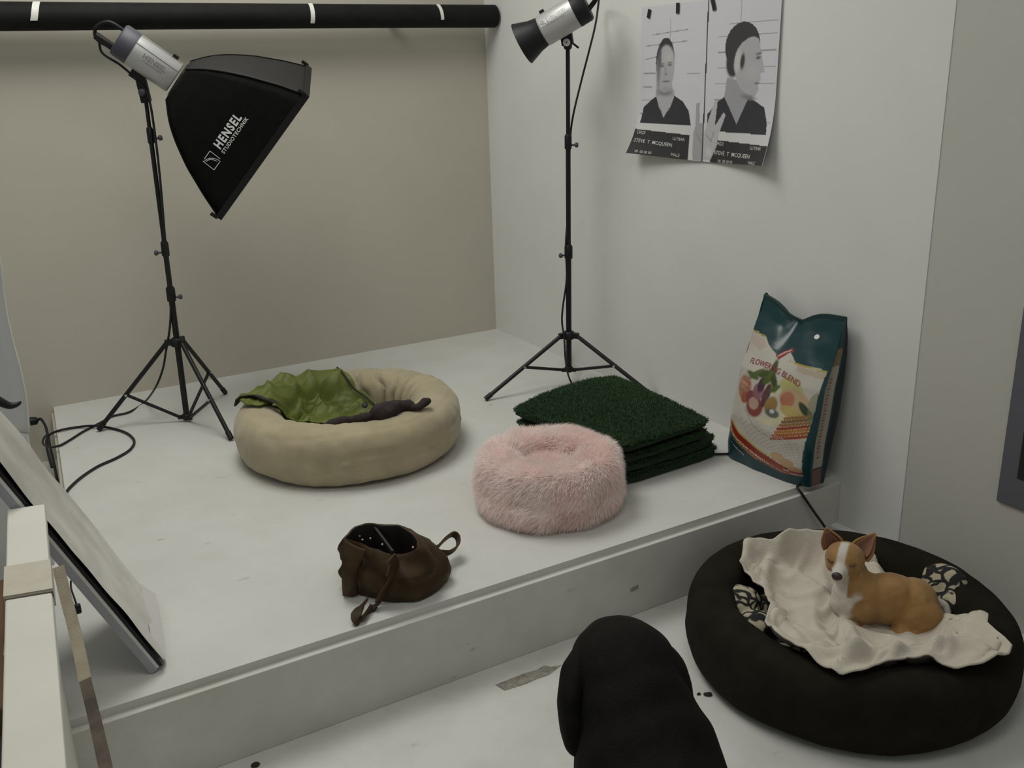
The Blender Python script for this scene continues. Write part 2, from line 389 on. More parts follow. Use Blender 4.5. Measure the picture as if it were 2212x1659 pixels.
# stencilled maker's band on the near side of the body
def on_body(front, axis, r, ang, hdir, vdir, flip=1):
    def f(x, y):
        a = ang + y/r; return front - axis*(Lb*.50) + axis*x*flip + (-hdir*math.cos(a)+vdir*math.sin(a))*(r+.0008)
    return f
text_mesh('HENSEL', .024, on_body(e_f, ax, rb, .30, hx, vx), 'maker_name', MT['print_grey'], sb, 1.05, .0006)
text_mesh('STUDIOTECHNIK', .008, on_body(e_f, ax, rb, .02, hx, vx), 'model_line', MT['print_grey'], sb, 1.2)
# tilt bracket between stand top and body
mid = e_f - ax*.105 - vx*rb
b = MB().box(mid - vx*.012, (.05, .03, .03), [ax, hx, vx]); b.box((mid+Ltop)/2+A([0, 0, .004]), (.034, .028, np.linalg.norm(mid-Ltop)+.03), [np.cross(hx, unit(mid-Ltop)), hx, unit(mid-Ltop)])
b.lathe(Ltop-A([0, 0, .01]), (0, 0, 1), [(0, .012), (.004, .016), (.035, .016), (.04, .012)], 14)
b.build('tilt_bracket', MT['black_plastic'], sb, bevel=.003)
b = MB(); knob(b, Ltop+A([0, 0, .03])-hx*.012, -hx+A([-.2, 0, 0]), .012, .013); b.build('tilt_knob', MT['grey_plastic'], sb)
# softbox: four bowed fabric panels from the speed ring to a rectangular mouth
hh = lambda t: np.interp(t, [0, .07, .16, .3, .49, .75, 1], A([.062, .088, .118, .152, .190, .232, .266])*HH/.266)
hw = lambda t: np.interp(t, [0, .07, .16, .3, .49, .75, 1], A([.055, .078, .100, .122, .145, .167, .190])*HW/.190)
tt = np.linspace(0, 1, 26)
soft = MB().lathe(ring0 - ax*.004, ax, [(0, .064), (.006, .072), (.016, .072), (.02, .064)], 32).build('speed_ring', MT['black_metal'], sb)
def panel(kind, mt):
    G = []
    for t in tt:
        row = []
        for s in np.linspace(-1, 1, 13):
            bow = .010*math.sin(math.pi*t)*(1-s*s)
            if kind == 'near': q = -hx*(hw(t)+bow) + vx*s*hh(t)
            if kind == 'far': q = hx*(hw(t)+bow) + vx*s*hh(t)
            if kind == 'top': q = vx*(hh(t)+bow) + hx*s*hw(t)
            if kind == 'bot': q = -vx*(hh(t)+bow) + hx*s*hw(t)
            row.append(ring0 + ax*t*DEP + q)
        G.append(row)
    return MB().grid(A(G)).build('softbox_panel', mt, sb, solid=.002)
pn = panel('near', MT['softbox']); panel('far', MT['softbox']); panel('top', MT['softbox_top']); panel('bot', MT['softbox'])
MB().rings([[ring0+ax*(DEP+d)+hx*a*HW*k+vx*c*HH*k for a, c in ((-1,-1),(1,-1),(1,1),(-1,1))] for d, k in ((-.012, 1.0), (-.012, 1.012), (.012, 1.012), (.012, .995))], cap0=False, cap1=False).build('mouth_hem', MT['softbox_top'], sb, False)
MB().box(ring0+ax*(DEP-.006), (.002, HW*1.90, HH*1.90), [ax, hx, vx]).build('front_diffuser', MT['diffuser'], sb, False)
for sx_ in (-1, 1):
    for sy_ in (-1, 1):
        q = ring0+ax*(DEP-.018)+hx*sx_*(HW+.003)+vx*sy_*(HH+.002)
        MB().box(q, (.028, .012, .012), [ax, hx, vx]).build('rib_pocket', MT['black_plastic'], sb, bevel=.002)
        pts = [ring0+ax*t*DEP + hx*sx_*(hw(t)+.001) + vx*sy_*(hh(t)+.001) for t in np.linspace(0, 1, 9)]
        MB().tube(pts, .0025, 6, 3).build('panel_seam', MT['softbox'], sb)
# logo on the near panel, reading along the mouth
c_px = at(508, 300, 1, -.60)
def near_pt(x, y):     # x along mouth (upwards), y toward the flash head
    s0 = -.075 + x/.266*1.0; t = .640 - y/DEP
    h0_, w0_ = hh(t), hw(t); v_ = s0*.266
    s = v_/h0_
    return ring0 + ax*t*DEP - hx*(w0_+.010*math.sin(math.pi*t)*(1-s*s)+.0018) + vx*v_
text_mesh('HENSEL', .040, lambda x, y: near_pt(x*.86+.022, y+.010), 'logo_name', MT['text_white'], pn, 1.25, .0016)
text_mesh('STUDIOTECHNIK', .0175, lambda x, y: near_pt(x+.026, y-.016), 'logo_line', MT['text_white'], pn, 1.18, .0004)
def strip(pts, wd):
    b = MB(); P_ = [A(p) for p in pts]
    for p, q in zip(P_, P_[1:]):
        d = unit(q-p); n = A([-d[1], d[0]])*wd/2; n2 = 3
        for k in range(n2):
            u0, u1 = p+(q-p)*k/n2, p+(q-p)*(k+1)/n2
            b.add([near_pt(*(u0+n)), near_pt(*(u1+n)), near_pt(*(u1-n)), near_pt(*(u0-n))], [(0, 1, 2, 3)])
    return b
b = strip([(-.122, .022), (-.122, -.024), (-.082, -.024)], .0022); b2 = strip([(-.113, .022), (-.075, .022), (-.075, -.020)], .0022)
arc = [(-.122+.040*math.sin(u), -.024+.042*math.cos(u)) for u in np.linspace(.05, 1.5, 8)]; b3 = strip(arc, .002)
arc2 = [(-.116+.026*math.sin(u), -.018+.030*math.cos(u)) for u in np.linspace(.05, 1.5, 8)]; b4 = strip(arc2, .002)
for q in (b2, b3, b4): b.add(q.v, q.f)
b.build('logo_mark', MT['text_white'], pn, False)

# ------------------------------------------------- strobe with reflector (right)
ray2 = unit(at(1220, 40, 1, -1.0)-CAM)
a1 = -math.cos(math.radians(31))*CR[0] + math.sin(math.radians(31))*CR[1]
ax2 = unit(a1 - ray2*(a1@ray2) + ray2*.10); hx2 = unit(np.cross((0, 0, 1.), ax2)); vx2 = unit(np.cross(ax2, hx2))
if hx2@CR[2] < 0: hx2 = -hx2
if vx2[2] < 0: vx2 = -vx2
yr = -1.0
f2 = at(1172, 68, 1, yr)
s2 = thing('studio_strobe', 'silver studio flash head with a short black reflector, on the stand by the white wall', 'studio light', Rtop, 'studio flash heads')
rb2 = .0575; Lb2 = .138
MB().lathe(f2, -ax2, [(0, rb2*.93), (.004, rb2), (Lb2, rb2)], 40).build('body', MT['silver'], s2)
MB().lathe(f2-ax2*Lb2, -ax2, [(0, rb2*1.02), (.045, rb2), (.052, rb2*.9)], 40).build('rear_housing', MT['black_plastic'], s2)
MB().lathe(f2+ax2*.002, ax2, [(-.006, .050), (0, .055), (.03, .060), (.085, .079), (.088, .079), (.084, .076), (.02, .050)], 44, True, True).build('reflector', MT['black_plastic'], s2)
MB().box(f2-ax2*.03+vx2*(rb2+.004), (.018, .012, .014), [ax2, hx2, vx2]).build('lock_button', MT['black_plastic'], s2, False)
MB().tube([f2-ax2*(Lb2+.045)+vx2*.03, f2-ax2*(Lb2+.085)+vx2*.02, f2-ax2*(Lb2+.09)-vx2*.0, f2-ax2*(Lb2+.045)-vx2*.02], .007).build('handle', MT['black_plastic'], s2)
def on_b2(ang, sh=0):
    def f(x, y):
        a = ang + y/rb2; return f2 - ax2*(Lb2*.50+sh) - ax2*x + (-hx2*math.cos(a)+vx2*math.sin(a))*(rb2+.0008)
    return f
text_mesh('HENSEL', .026, on_b2(.34, .008), 'maker_name', MT['text_white'], s2, 1.05, .0008)
text_mesh('STUDIOTECHNIK', .008, on_b2(.06), 'model_line', MT['print_grey'], s2, 1.2)
bb = MB()
for (x0, y0, x1, y1) in ((-.066, -.010, -.066, .012), (-.066, -.010, -.050, -.010), (-.060, .012, -.048, .012), (-.048, .012, -.048, -.004)):
    fm = on_b2(.34, .008); n_ = A([-(y1-y0), x1-x0]); n_ = n_/np.linalg.norm(n_)*.0012
    bb.add([fm(x0+n_[0], y0+n_[1]), fm(x1+n_[0], y1+n_[1]), fm(x1-n_[0], y1-n_[1]), fm(x0-n_[0], y0-n_[1])], [(0, 1, 2, 3)])
bb.build('logo_mark', MT['text_white'], s2, False)
mid = at(1222, 66, 1, yr)
u_ = unit(mid-Rtop); b = MB().box((mid+Rtop)/2, (.045, .034, np.linalg.norm(mid-Rtop)+.01), [np.cross(hx2, u_), hx2, u_])
b.lathe(Rtop-A([0, 0, .02]), (0, 0, 1), [(0, .010), (.004, .016), (.035, .016), (.04, .012)], 14); b.build('tilt_bracket', MT['black_plastic'], s2, bevel=.004)
b = MB(); q = at(1226, 92, 1, yr)-hx2*.018; b.lathe(q, -hx2, [(0, .013), (.010, .014), (.012, .012)], 20); kn = b.build('tilt_knob', MT['white_plastic'], s2)
MB().lathe(q-hx2*.0125, -hx2, [(0, .003), (.001, .003)], 10).build('knob_screw', MT['black_plastic'], kn)
MB().rod(q+hx2*.01+A([.02, 0, -.0]), q+hx2*.01+A([.045, -.01, -.02]), .004).build('lock_lever', MT['black_metal'], s2)

# ================================================================== cables
def cable(name, pts, r, label, group='power cables'):
    return tag(MB().tube(pts, r, 8, 6).build(name, MT['cable'], None), label, 'cable', group)
yl = -.51
pts = [rear - vx*.036 - ax*.05, rear-vx*.075-ax*.02, at(262, 142, 1, yl), at(300, 178, 1, yl-.02), at(322, 215, 1, yl-.03), at(336, 300, 1, yl-.03), at(347, 400, 1, yl-.03), at(357, 520, 1, yl-.03), at(368, 640, 1, yl-.01), at(367, 705, 1, yl), at(358, 762, 1, yl+.02)]
pts += [at(352, 796, 1, yl+.05), at(337, 835, 1, yl+.08), at(312, 869, 2, PZ+.006), at(279, 890, 2, PZ+.006), at(243, 899, 2, PZ+.006), at(215, 914, 2, PZ+.006), at(180, 932, 2, PZ+.006), at(150, 951, 2, PZ+.006), at(127, 963, 2, PZ+.006), at(106, 966, 2, PZ-.01), at(92, 956, 1, -.35), at(101, 942, 1, -.22), at(112, 980, 1, -.3), at(118, 1010, 1, -.42)]
cable('strobe_cable', pts, .0042, 'thin black cable running down the softbox stand and over the platform edge')
pl = at(74, 910, 1, -.05)
pts = [pl+A([.012, 0, 0]), at(88, 905, 1, -.07), at(98, 920, 1, -.10), at(103, 940, 1, -.14), at(108, 965, 1, -.2), at(116, 1000, 1, -.35), at(124, 1038, 1, -.55), at(128, 1058, 2, .004), at(140, 1090, 2, .004)]
cable('wall_cable', pts, .0055, 'black cable hanging from the wall plug into the gap beside the platform')
b = MB().lathe(pl+A([.014, 0, 0]), (-1, .1, .05), [(0, .010), (.006, .016), (.028, .018), (.03, .015)], 14)
tag(b.build('wall_plug', MT['black_plastic']), 'black power plug low on the tan wall at the left', 'plug')
pts = [at(112, 1010, 1, -.45), at(101, 965, 1, -.35), at(104, 942, 1, -.3), at(128, 930, 2, PZ+.007), at(164, 923, 2, PZ+.006), at(203, 920, 2, PZ+.012), at(245, 926, 2, PZ+.006), at(276, 937, 2, PZ+.006), at(290, 953, 2, PZ+.006), at(281, 971, 2, PZ+.006), at(252, 989, 2, PZ+.006), at(212, 1007, 2, PZ+.006), at(178, 1029, 2, PZ+.006), at(154, 1050, 2, PZ+.006), at(143, 1064, 2, PZ+.006), at(138, 1080, 2, PZ+.006)]
cable('extension_cable', pts, .0048, 'black cable curving in a loop across the left end of the platform')
yq = -1.0
pts = [f2-ax2*(Lb2+.05)-vx2*.01, f2-ax2*(Lb2+.10)-vx2*.0+A([0, 0, .01]), at(1293, 6, 1, yq), at(1286, 54, 1, yq), at(1273, 108, 1, yq), at(1255, 178, 1, yq), at(1238, 250, 1, yq), at(1232, 300, 1, yq+.025), at(1228, 400, 1, yq+.03), at(1225, 480, 1, yq+.02), at(1222, 531, 1, yq-.005), at(1224, 601, 1, yq), at(1216, 662, 1, yq), at(1214, 695, 1, yq-.0), at(1219, 733, 1, yq-.02), at(1221, 771, 1, yq-.03), at(1225, 800, 1, yq-.05), at(1233, 824, 2, PZ+.006), at(1247, 838, 2, PZ+.006), at(1300, 858, 2, PZ+.006)]
pts += [A([-.215, -1.38, PZ+.006]), A([-.20, -1.70, PZ+.006]), A([-.205, -1.90, PZ+.006]), A([-.218, -1.935, PZ+.006]), A([-.15, -1.99, PZ+.006]), A([-.13, -2.15, PZ+.006]), A([-.15, -2.26, PZ+.006]), at(1722, 1052, 2, PZ+.004), at(1733, 1068, 1, -2.302), at(1758, 1105, 1, -2.312), at(1778, 1133, 1, -2.32), at(1800, 1168, 1, -2.335), A([-.12, -2.34, .005]), A([-.10, -2.33, .005])]
cable('strobe_cable', pts, .0042, 'thin black cable dropping from the white-wall flash, behind the food bag, off the platform edge')

# ================================================================= dog beds
def ring_bed(cx, cy, R, a, h, z0, nt, nf, disp, ex=1.0, ey=1.0, pc=.72, ps=.80):
    G = np.zeros((nt, nf, 3))
    for i in range(nt):
        t = 2*math.pi*i/nt
        for j in range(nf):
            f = 2*math.pi*j/nf; c, s = math.cos(f), math.sin(f)
            # slightly squared section: flat underside, full rounded shoulder
            cc = math.copysign(abs(c)**pc, c); ss = math.copysign(abs(s)**ps, s)
            d = disp(t, f)
            r = R-a + (a+d)*cc; z = h/2 + (h/2+d)*ss
            G[i, j] = (cx+ex*r*math.cos(t), cy+ey*r*math.sin(t), z0+max(z, .002))
    return G
# beige bed
BX, BY, BR, BH = -1.232, -1.136, .402, .192
def dis_b(t, f):
    p = (math.cos(t)*2.2, math.sin(t)*2.2, f*.5)
    inner = max(0, -math.cos(f))*.7+.3*max(0, math.sin(f))
    back = max(0, math.sin(t+.35))**.7 + .15
    ph = 13*t+1.6*math.sin(3*t)+.9*f+1.2*noise.noise(Vector((t*2, f, 3)))
    wr_ = -.030*(1-abs(math.sin(ph)))**2.6*inner*back
    front = max(0, -math.sin(t-.2))*max(0, math.cos(f))
    fr_ = -.009*(1-abs(math.sin(3.1*f+.7*math.sin(2.2*t)+1.2*noise.noise(Vector((t*1.5, 0, 8))))))**5*front
    return wr_ + fr_ + .006*noise.noise(Vector(p)) + .003*noise.noise(Vector((p[0]*4, p[1]*4, f*2)))
bed = thing('dog_bed', 'round beige suede dog bed with a green jacket lying in it', 'dog bed', (BX, BY, PZ))
MB().grid(ring_bed(BX, BY, BR, .090, BH, PZ, 300, 64, dis_b), True, True).build('bolster', MT['suede'], bed)
G = []
for r in np.linspace(0, .30, 16):
    G.append([(BX+r*math.cos(t), BY+r*math.sin(t), PZ+.045*(1-(r/.42)**2)+.02+.008*noise.noise(Vector((r*9*math.cos(t), r*9*math.sin(t), 3)))) for t in np.linspace(0, 2*math.pi, 61)[:-1]])
MB().grid(A(G), False, True).build('cushion', MT['suede_in'], bed)
u = at(890, 985, 2, PZ+.08)
def bed_top(x, y, cx, cy, R, a, h, z0, floor_z, pc=.72, ps=.80):
    """height of the upper surface of a ring bed at x, y"""
    r = math.hypot(x-cx, y-cy); q = (r-(R-a))/a; z = floor_z if q < 1 else z0
    if abs(q) < 1:
        c = abs(q)**(1/pc); z = max(z, z0 + h/2 + h/2*math.sqrt(max(0, 1-c*c))**ps)
    return z

def drape(px_poly, zf, name, mt, parent, rings=46, nang=150, folds=None, th=.004, lift=.008, zref=.15, center=None, edge_p=5, smooth_r=.03):
    """cloth lying over a bed: outline given on the plane z = zref (surveyed), star shaped about its centre"""
    poly = [at(px, py, 2, z_)[:2] for px, py, z_ in px_poly]
    c = A(center) if center is not None else np.mean(poly, 0)
    ang = [math.atan2(*(q-c)[::-1]) for q in poly]; order = np.argsort(ang)
    an = np.array(ang)[order]; rd = np.array([np.linalg.norm(q-c) for q in poly])[order]
    an = np.concatenate([an-2*math.pi, an, an+2*math.pi]); rd = np.tile(rd, 3); zd = np.tile(A([q[2] for q in px_poly])[order], 3)
    G = []
    for k in range(rings):
        row = []
        for i in range(nang):
            a = -math.pi+2*math.pi*i/nang; rmax = np.interp(a, an, rd)*(1+.03*noise.noise(Vector((math.cos(a)*4, math.sin(a)*4, 2)))); r = rmax*(k/(rings-1))**.9
            x, y = c[0]+r*math.cos(a), c[1]+r*math.sin(a)
            zz = np.mean([zf(x+dx, y+dy) for dx, dy in ((0, 0), (smooth_r, 0), (-smooth_r, 0), (0, smooth_r), (0, -smooth_r))])
            kk = k/(rings-1); zz = zz*(1-kk**edge_p)+np.interp(a, an, zd)*kk**edge_p - lift*.5*kk**edge_p
            zz = max(zz, zf(x, y))
            row.append((x, y, zz + lift + (folds(x, y, k/(rings-1)) if folds else 0)))
        G.append(row)
    b = MB().grid(A(G), False, True)
    return b.build(name, mt, parent, solid=th)

# green jacket in the beige bed
zb = lambda x, y: bed_top(x, y, BX, BY, BR, .090, BH, PZ, PZ+.065)
jac = thing('jacket', 'olive green jacket with dark lining crumpled in the beige dog bed', 'jacket', (BX-.12, BY+.02, PZ+.09))
def jf(x, y, k):
    w1 = noise.noise(Vector((x*5, y*5, 1.3)))
    u1 = (x*.95+y*.3); u2 = (-x*.35+y*.94)
    v = .024*(1-abs(math.sin(24*u1+3.6*w1)))**1.7 + .018*(1-abs(math.sin(33*u2+4.2*w1+1)))**1.7 + .008*(1-abs(math.sin(52*(x*.6-y*.8)+4*w1)))**2 + .006*noise.noise(Vector((x*22, y*22, 7))) + .006
    v += .045*math.exp(-((x-(BX-.08))**2+(y-(BY-.06))**2)/.016)
    v *= 1-.6*k**5
    return v
jp = [(514,872,.425),(545,850,.43),(585,832,.435),(617,813,.44),(640,819,.43),(690,807,.43),(728,801,.43),(745,815,.41),(762,840,.37),(790,860,.35),(812,880,.345),(822,900,.345),(806,918,.34),(770,926,.335),(715,932,.33),(665,925,.33),(630,916,.335),(606,914,.36),(588,902,.395),(560,886,.42),(532,880,.425)]
drape(jp, zb, 'shell', MT['green'], jac, 64, 220, jf, .004, .012, center=at(690, 885, 2, .35)[:2], smooth_r=.028)
zt = lambda px, py, z0: (lambda q: A([q[0], q[1], max(zb(q[0], q[1])+.014, z0)]))(at(px, py, 2, z0))
side = [0, 0, 1.]
pts = [p_+A([0, 0, .016]) for p_ in (zt(509, 880, .42), zt(528, 869, .425), zt(553, 873, .42), zt(574, 885, .41), zt(590, 899, .39), zt(606, 912, .365))]
MB().ribbon(pts, [A([-.45, -.6, .25])]*len(pts), .034, .006).build('lining_edge', MT['brown_lining'], jac, bevel=.002)
def blob(pts_r, name, mt, parent, squash=1.0, amp=.2, vox=.006, sm=4):
    b = MB(); b.limb([(A(p), r) for p, r in pts_r])
    return remesh(b, name, mt, parent, vox, sm, amp)
def remesh(b, name, mt, parent, vox=.006, sm=4, amp=0., ascale=25, warp=None):
    me = bpy.data.meshes.new(name); me.from_pydata(b.v, [], b.f); o = bpy.data.objects.new('tmp', me); COL.objects.link(o)
    bm = bmesh.new(); bm.from_mesh(me); bmesh.ops.recalc_face_normals(bm, faces=bm.faces); bm.to_mesh(me); bm.free()
    md = o.modifiers.new('r', 'REMESH'); md.mode = 'VOXEL'; md.voxel_size = vox; md.adaptivity = 0
    s = o.modifiers.new('s', 'SMOOTH'); s.factor = .5; s.iterations = sm
    dg = bpy.context.evaluated_depsgraph_get(); dg.update(); m2 = bpy.data.meshes.new_from_object(o.evaluated_get(dg)); bpy.data.objects.remove(o)
    m2.name = name; off = A(parent['_w']) if parent is not None else A([0., 0, 0])
    n = len(m2.vertices); co = np.empty(n*3); m2.vertices.foreach_get('co', co); co = co.reshape(-1, 3); no = np.empty(n*3); m2.vertices.foreach_get('normal', no); no = no.reshape(-1, 3)
    if amp:
        dv = np.array([noise.noise(Vector(c*ascale)) for c in co]); co = co + no*(dv*amp)[:, None]
    if warp is not None: co = warp(co)
    world = co.copy(); co = co - off
    m2.vertices.foreach_set('co', co.ravel()); m2.update()
    ob = link(name, m2, mt, parent, True); return ob, world
blob([(zt(800, 921, .385), .020), (zt(822, 908, .41), .034), (zt(845, 893, .42), .034), (zt(866, 885, .42), .028), (zt(884, 886, .42), .019), (zt(897, 881, .43), .011)], 'hood_lining', MT['brown_lining'], jac, vox=.005, sm=2, amp=.014)
blob([(zt(893, 884, .43), .009), (zt(905, 878, .44), .013), (zt(918, 868, .45), .017), (zt(923, 866, .45), .014)], 'sleeve_cuff', MT['brown_lining'], jac, vox=.004, sm=3, amp=.004)
blob([(zt(690, 930, .375), .014), (zt(720, 934, .375), .020), (zt(755, 935, .375), .017), (zt(800, 930, .38), .014)], 'lower_lining', MT['brown_lining'], jac, vox=.004, sm=3, amp=.006)
q = zt(790, 896, .36); b = MB().lathe(q+A([0, 0, .034]), unit(A([-.3, -.6, .8])), [(0, .010), (.004, .011), (.006, .009)], 16); b.build('snap_button', MT['black_plastic'], jac)
pts = [zt(729, 800, .43), zt(746, 816, .42), zt(764, 842, .38), zt(790, 861, .36), zt(812, 880, .36)]
MB().tube([p+A([0, 0, .006]) for p in pts], .0035, 6).build('hem_edge', MT['brown_lining'], jac)

# pink fluffy bed
KX, KY, KR, KH = -.888, -1.935, .218, .172
def fur(P0, N, L, wdt, comb, jit, rng, curl=.4):
    n = len(P0); d = N + comb + rng.normal(0, jit, (n, 3)); d /= np.linalg.norm(d, axis=1)[:, None]
    sd = np.cross(d, rng.normal(0, 1, (n, 3))); sd /= np.linalg.norm(sd, axis=1)[:, None]+1e-9
    Ls = (L*rng.uniform(.6, 1.15, n))[:, None]; d2 = d + comb*curl + A([0, 0, -.25*curl]); d2 /= np.linalg.norm(d2, axis=1)[:, None]
    m1 = P0 + d*Ls*.55; tip = m1 + d2*Ls*.5
    V = np.stack([P0-sd*wdt/2, P0+sd*wdt/2, m1+sd*wdt*.4, m1-sd*wdt*.4, tip], 1).reshape(-1, 3)
    base = np.arange(n)*5
    loops = np.concatenate([np.stack([base, base+1, base+2, base+3], 1), np.stack([base+3, base+2, base+4], 1)], 1)
    return V, loops.ravel(), np.tile([4, 3], n)
def raw_mesh(name, V, loops, sizes, mt, parent):
    me = bpy.data.meshes.new(name); V = V - A(parent['_w']); me.vertices.add(len(V)); me.vertices.foreach_set('co', V.ravel().astype(np.float32))
    me.loops.add(len(loops)); me.loops.foreach_set('vertex_index', loops.astype(np.int32))
    st = np.concatenate([[0], np.cumsum(sizes)[:-1]]); me.polygons.add(len(sizes)); me.polygons.foreach_set('loop_start', st.astype(np.int32))
    me.update(calc_edges=True); me.validate()
    o = link(name, me, mt, parent, True); o['kind'] = 'stuff'; return o
def dis_p(t, f):
    return .012*noise.noise(Vector((math.cos(t)*2.5, math.sin(t)*2.5, f*.8)))
pk = thing('fluffy_bed', 'small round pink fluffy pet bed in front of the green turf', 'pet bed', (KX, KY, PZ))
Gp = ring_bed(KX, KY, KR, .066, KH, PZ, 150, 44, dis_p, pc=.62, ps=.72)
MB().grid(Gp, True, True).build('bolster', MT['pink'], pk)
G = A([[(KX+r*math.cos(t), KY+r*math.sin(t), PZ+.128+.02*(r/.15)**2+.006*noise.noise(Vector((r*30*math.cos(t), r*30*math.sin(t), 5)))) for t in np.linspace(0, 2*math.pi, 61)[:-1]] for r in np.linspace(0, .17, 9)])
MB().grid(G, False, True).build('cushion', MT['pink'], pk)
def grid_fur(G, n, L, wdt, combf, jit, rng, cu=True, cv=True):
    nu, nv = G.shape[:2]; iu = rng.uniform(0, nu if cu else nu-1.001, n); iv = rng.uniform(0, nv if cv else nv-1.001, n)
    i0 = iu.astype(int); j0 = iv.astype(int); a = (iu-i0)[:, None]; b_ = (iv-j0)[:, None]; i1 = (i0+1) % nu; j1 = (j0+1) % nv
    P0 = G[i0, j0]*(1-a)*(1-b_)+G[i1, j0]*a*(1-b_)+G[i0, j1]*(1-a)*b_+G[i1, j1]*a*b_
    N = np.cross(G[i1, j0]-G[i0, j0], G[i0, j1]-G[i0, j0]); N /= np.linalg.norm(N, axis=1)[:, None]+1e-9
    return P0, N
P0, N = grid_fur(Gp, 120000, 0, 0, 0, 0, RNG)
cen = A([KX, KY, PZ+.1]); out = P0-cen; out[:, 2] = 0; out /= np.linalg.norm(out, axis=1)[:, None]+1e-9
ringc = A([KX, KY, PZ+KH/2]) + out*(KR-.066); s_ = np.sign(np.sum(N*(P0-ringc), 1))[:, None]; N = N*s_
keep = P0[:, 2] > PZ+.012; P0, N, out = P0[keep], N[keep], out[keep]
tang = np.cross(out, (0, 0, 1.)); comb = A([0, 0, -.7])*np.clip(np.sum(N*out, 1), 0, 1)[:, None] + .3*out*np.clip(N[:, 2], 0, 1)[:, None] + tang*(.8*np.array([noise.noise(Vector(c*16)) for c in P0])+.5)[:, None] + A([0, 0, .5])*np.array([noise.noise(Vector(c*14+A([9., 0, 0]))) for c in P0])[:, None]
raw_mesh('fur', *fur(P0, N, .028, .0017, comb, .32, RNG, .8), MT['pink_fur'], pk)
P0, N = grid_fur(G, 18000, 0, 0, 0, 0, RNG, False, True); N = N*np.sign(N[:, 2:3])
raw_mesh('cushion_fur', *fur(P0, N, .026, .0018, RNG.normal(0, .5, P0.shape)*A([1, 1, 0]), .4, RNG, .6), MT['pink_fur'], pk)

# turf mats, stacked
MATC = [A([-.738, -1.497]), A([-.235, -1.400]), A([-.228, -1.952]), A([-.615, -1.976])]
def turf_mat(z0, th, sh, label, dome, n_top, n_edge, seed, sag=0.):
    rng = np.random.default_rng(seed); c = [q+A(sh)+rng.normal(0, .006, 2) for q in MATC]
    o = thing('turf_mat', label, 'turf mat', (*np.mean(c, 0), z0), 'stacked green turf mats')
    nu, nv = 30, 30; G = np.zeros((nu, nv, 3))
    for i in range(nu):
        for j in range(nv):
            u_, v_ = i/(nu-1), j/(nv-1)
            # rounded corners
            uu = .5+(u_-.5)*(1-.035*abs(2*v_-1)**8); vv = .5+(v_-.5)*(1-.035*abs(2*u_-1)**8)
            q = c[0]*(1-uu)*(1-vv)+c[1]*uu*(1-vv)+c[2]*uu*vv+c[3]*(1-uu)*vv
            z = z0+th + dome*math.sin(math.pi*min(1, max(0, .12+.76*u_)))*(1-vv)**.8 + sag*math.sin(5*u_+seed)*.5*(v_**2) + .003*noise.noise(Vector((u_*6, v_*6, seed)))
            G[i, j] = (q[0], q[1], z)
    b = MB().grid(G); B = G.copy(); B[:, :, 2] -= th*.9; b.grid(B)
    n = nu*nv
    rim = [(i, 0) for i in range(nu)]+[(nu-1, j) for j in range(1, nv)]+[(i, nv-1) for i in range(nu-2, -1, -1)]+[(0, j) for j in range(nv-2, 0, -1)]
    for (a_, b_), (c_, d_) in zip(rim, rim[1:]+rim[:1]):
        b.f.append((a_*nv+b_, c_*nv+d_, n+c_*nv+d_, n+a_*nv+b_))
    b.build('backing', MT['turf'], o)
    Vs = []; Ls = []; Ss = []; base = 0
    def put(P0, N, L, comb, jit):
        nonlocal base
        V, l, s = fur(P0, N, L, .0022, comb, jit, rng, .3); Vs.append(V); Ls.append(l+base); Ss.append(s); base += len(V)
    if n_top:
        P0, N = grid_fur(G, n_top, 0, 0, 0, 0, rng, False, False); N = N*np.sign(N[:, 2:3]); put(P0, N, .010, A([[.25, .1, 0]])*np.ones_like(N), .3)
    k = rng.integers(0, len(rim), n_edge); pa = A([G[rim[i]] for i in k]); pb = A([G[rim[(i+1) % len(rim)]] for i in k]); f_ = rng.uniform(0, 1, (n_edge, 1))
    P0 = pa*(1-f_)+pb*f_; cc_ = np.mean(G.reshape(-1, 3), 0); N = P0-cc_; N[:, 2] = 0; N /= np.linalg.norm(N, axis=1)[:, None]
    P0[:, 2] -= rng.uniform(0, .35, n_edge)*th; put(P0, N, .013, A([[0, 0, .45]])*np.ones_like(N), .45)
    raw_mesh('grass_blades', np.concatenate(Vs), np.concatenate(Ls), np.concatenate(Ss), MT['turf_blade'], o)
turf_mat(PZ+.001, .036, (.008, .002), 'lowest dark green turf mat of the stack on the platform', .0, 0, 5000, 1)
turf_mat(PZ+.040, .034, (-.004, .004), 'third turf mat from the top, dark green, in the stack', .004, 0, 5000, 2, .004)
turf_mat(PZ+.079, .026, (-.030, .006), 'second turf mat from the top, dark green, just under the domed one', .010, 0, 5000, 3, .006)
turf_mat(PZ+.118, .024, (-.020, .004), 'topmost green turf mat with a domed surface, top of the stack', .030, 26000, 6000, 4, .006)

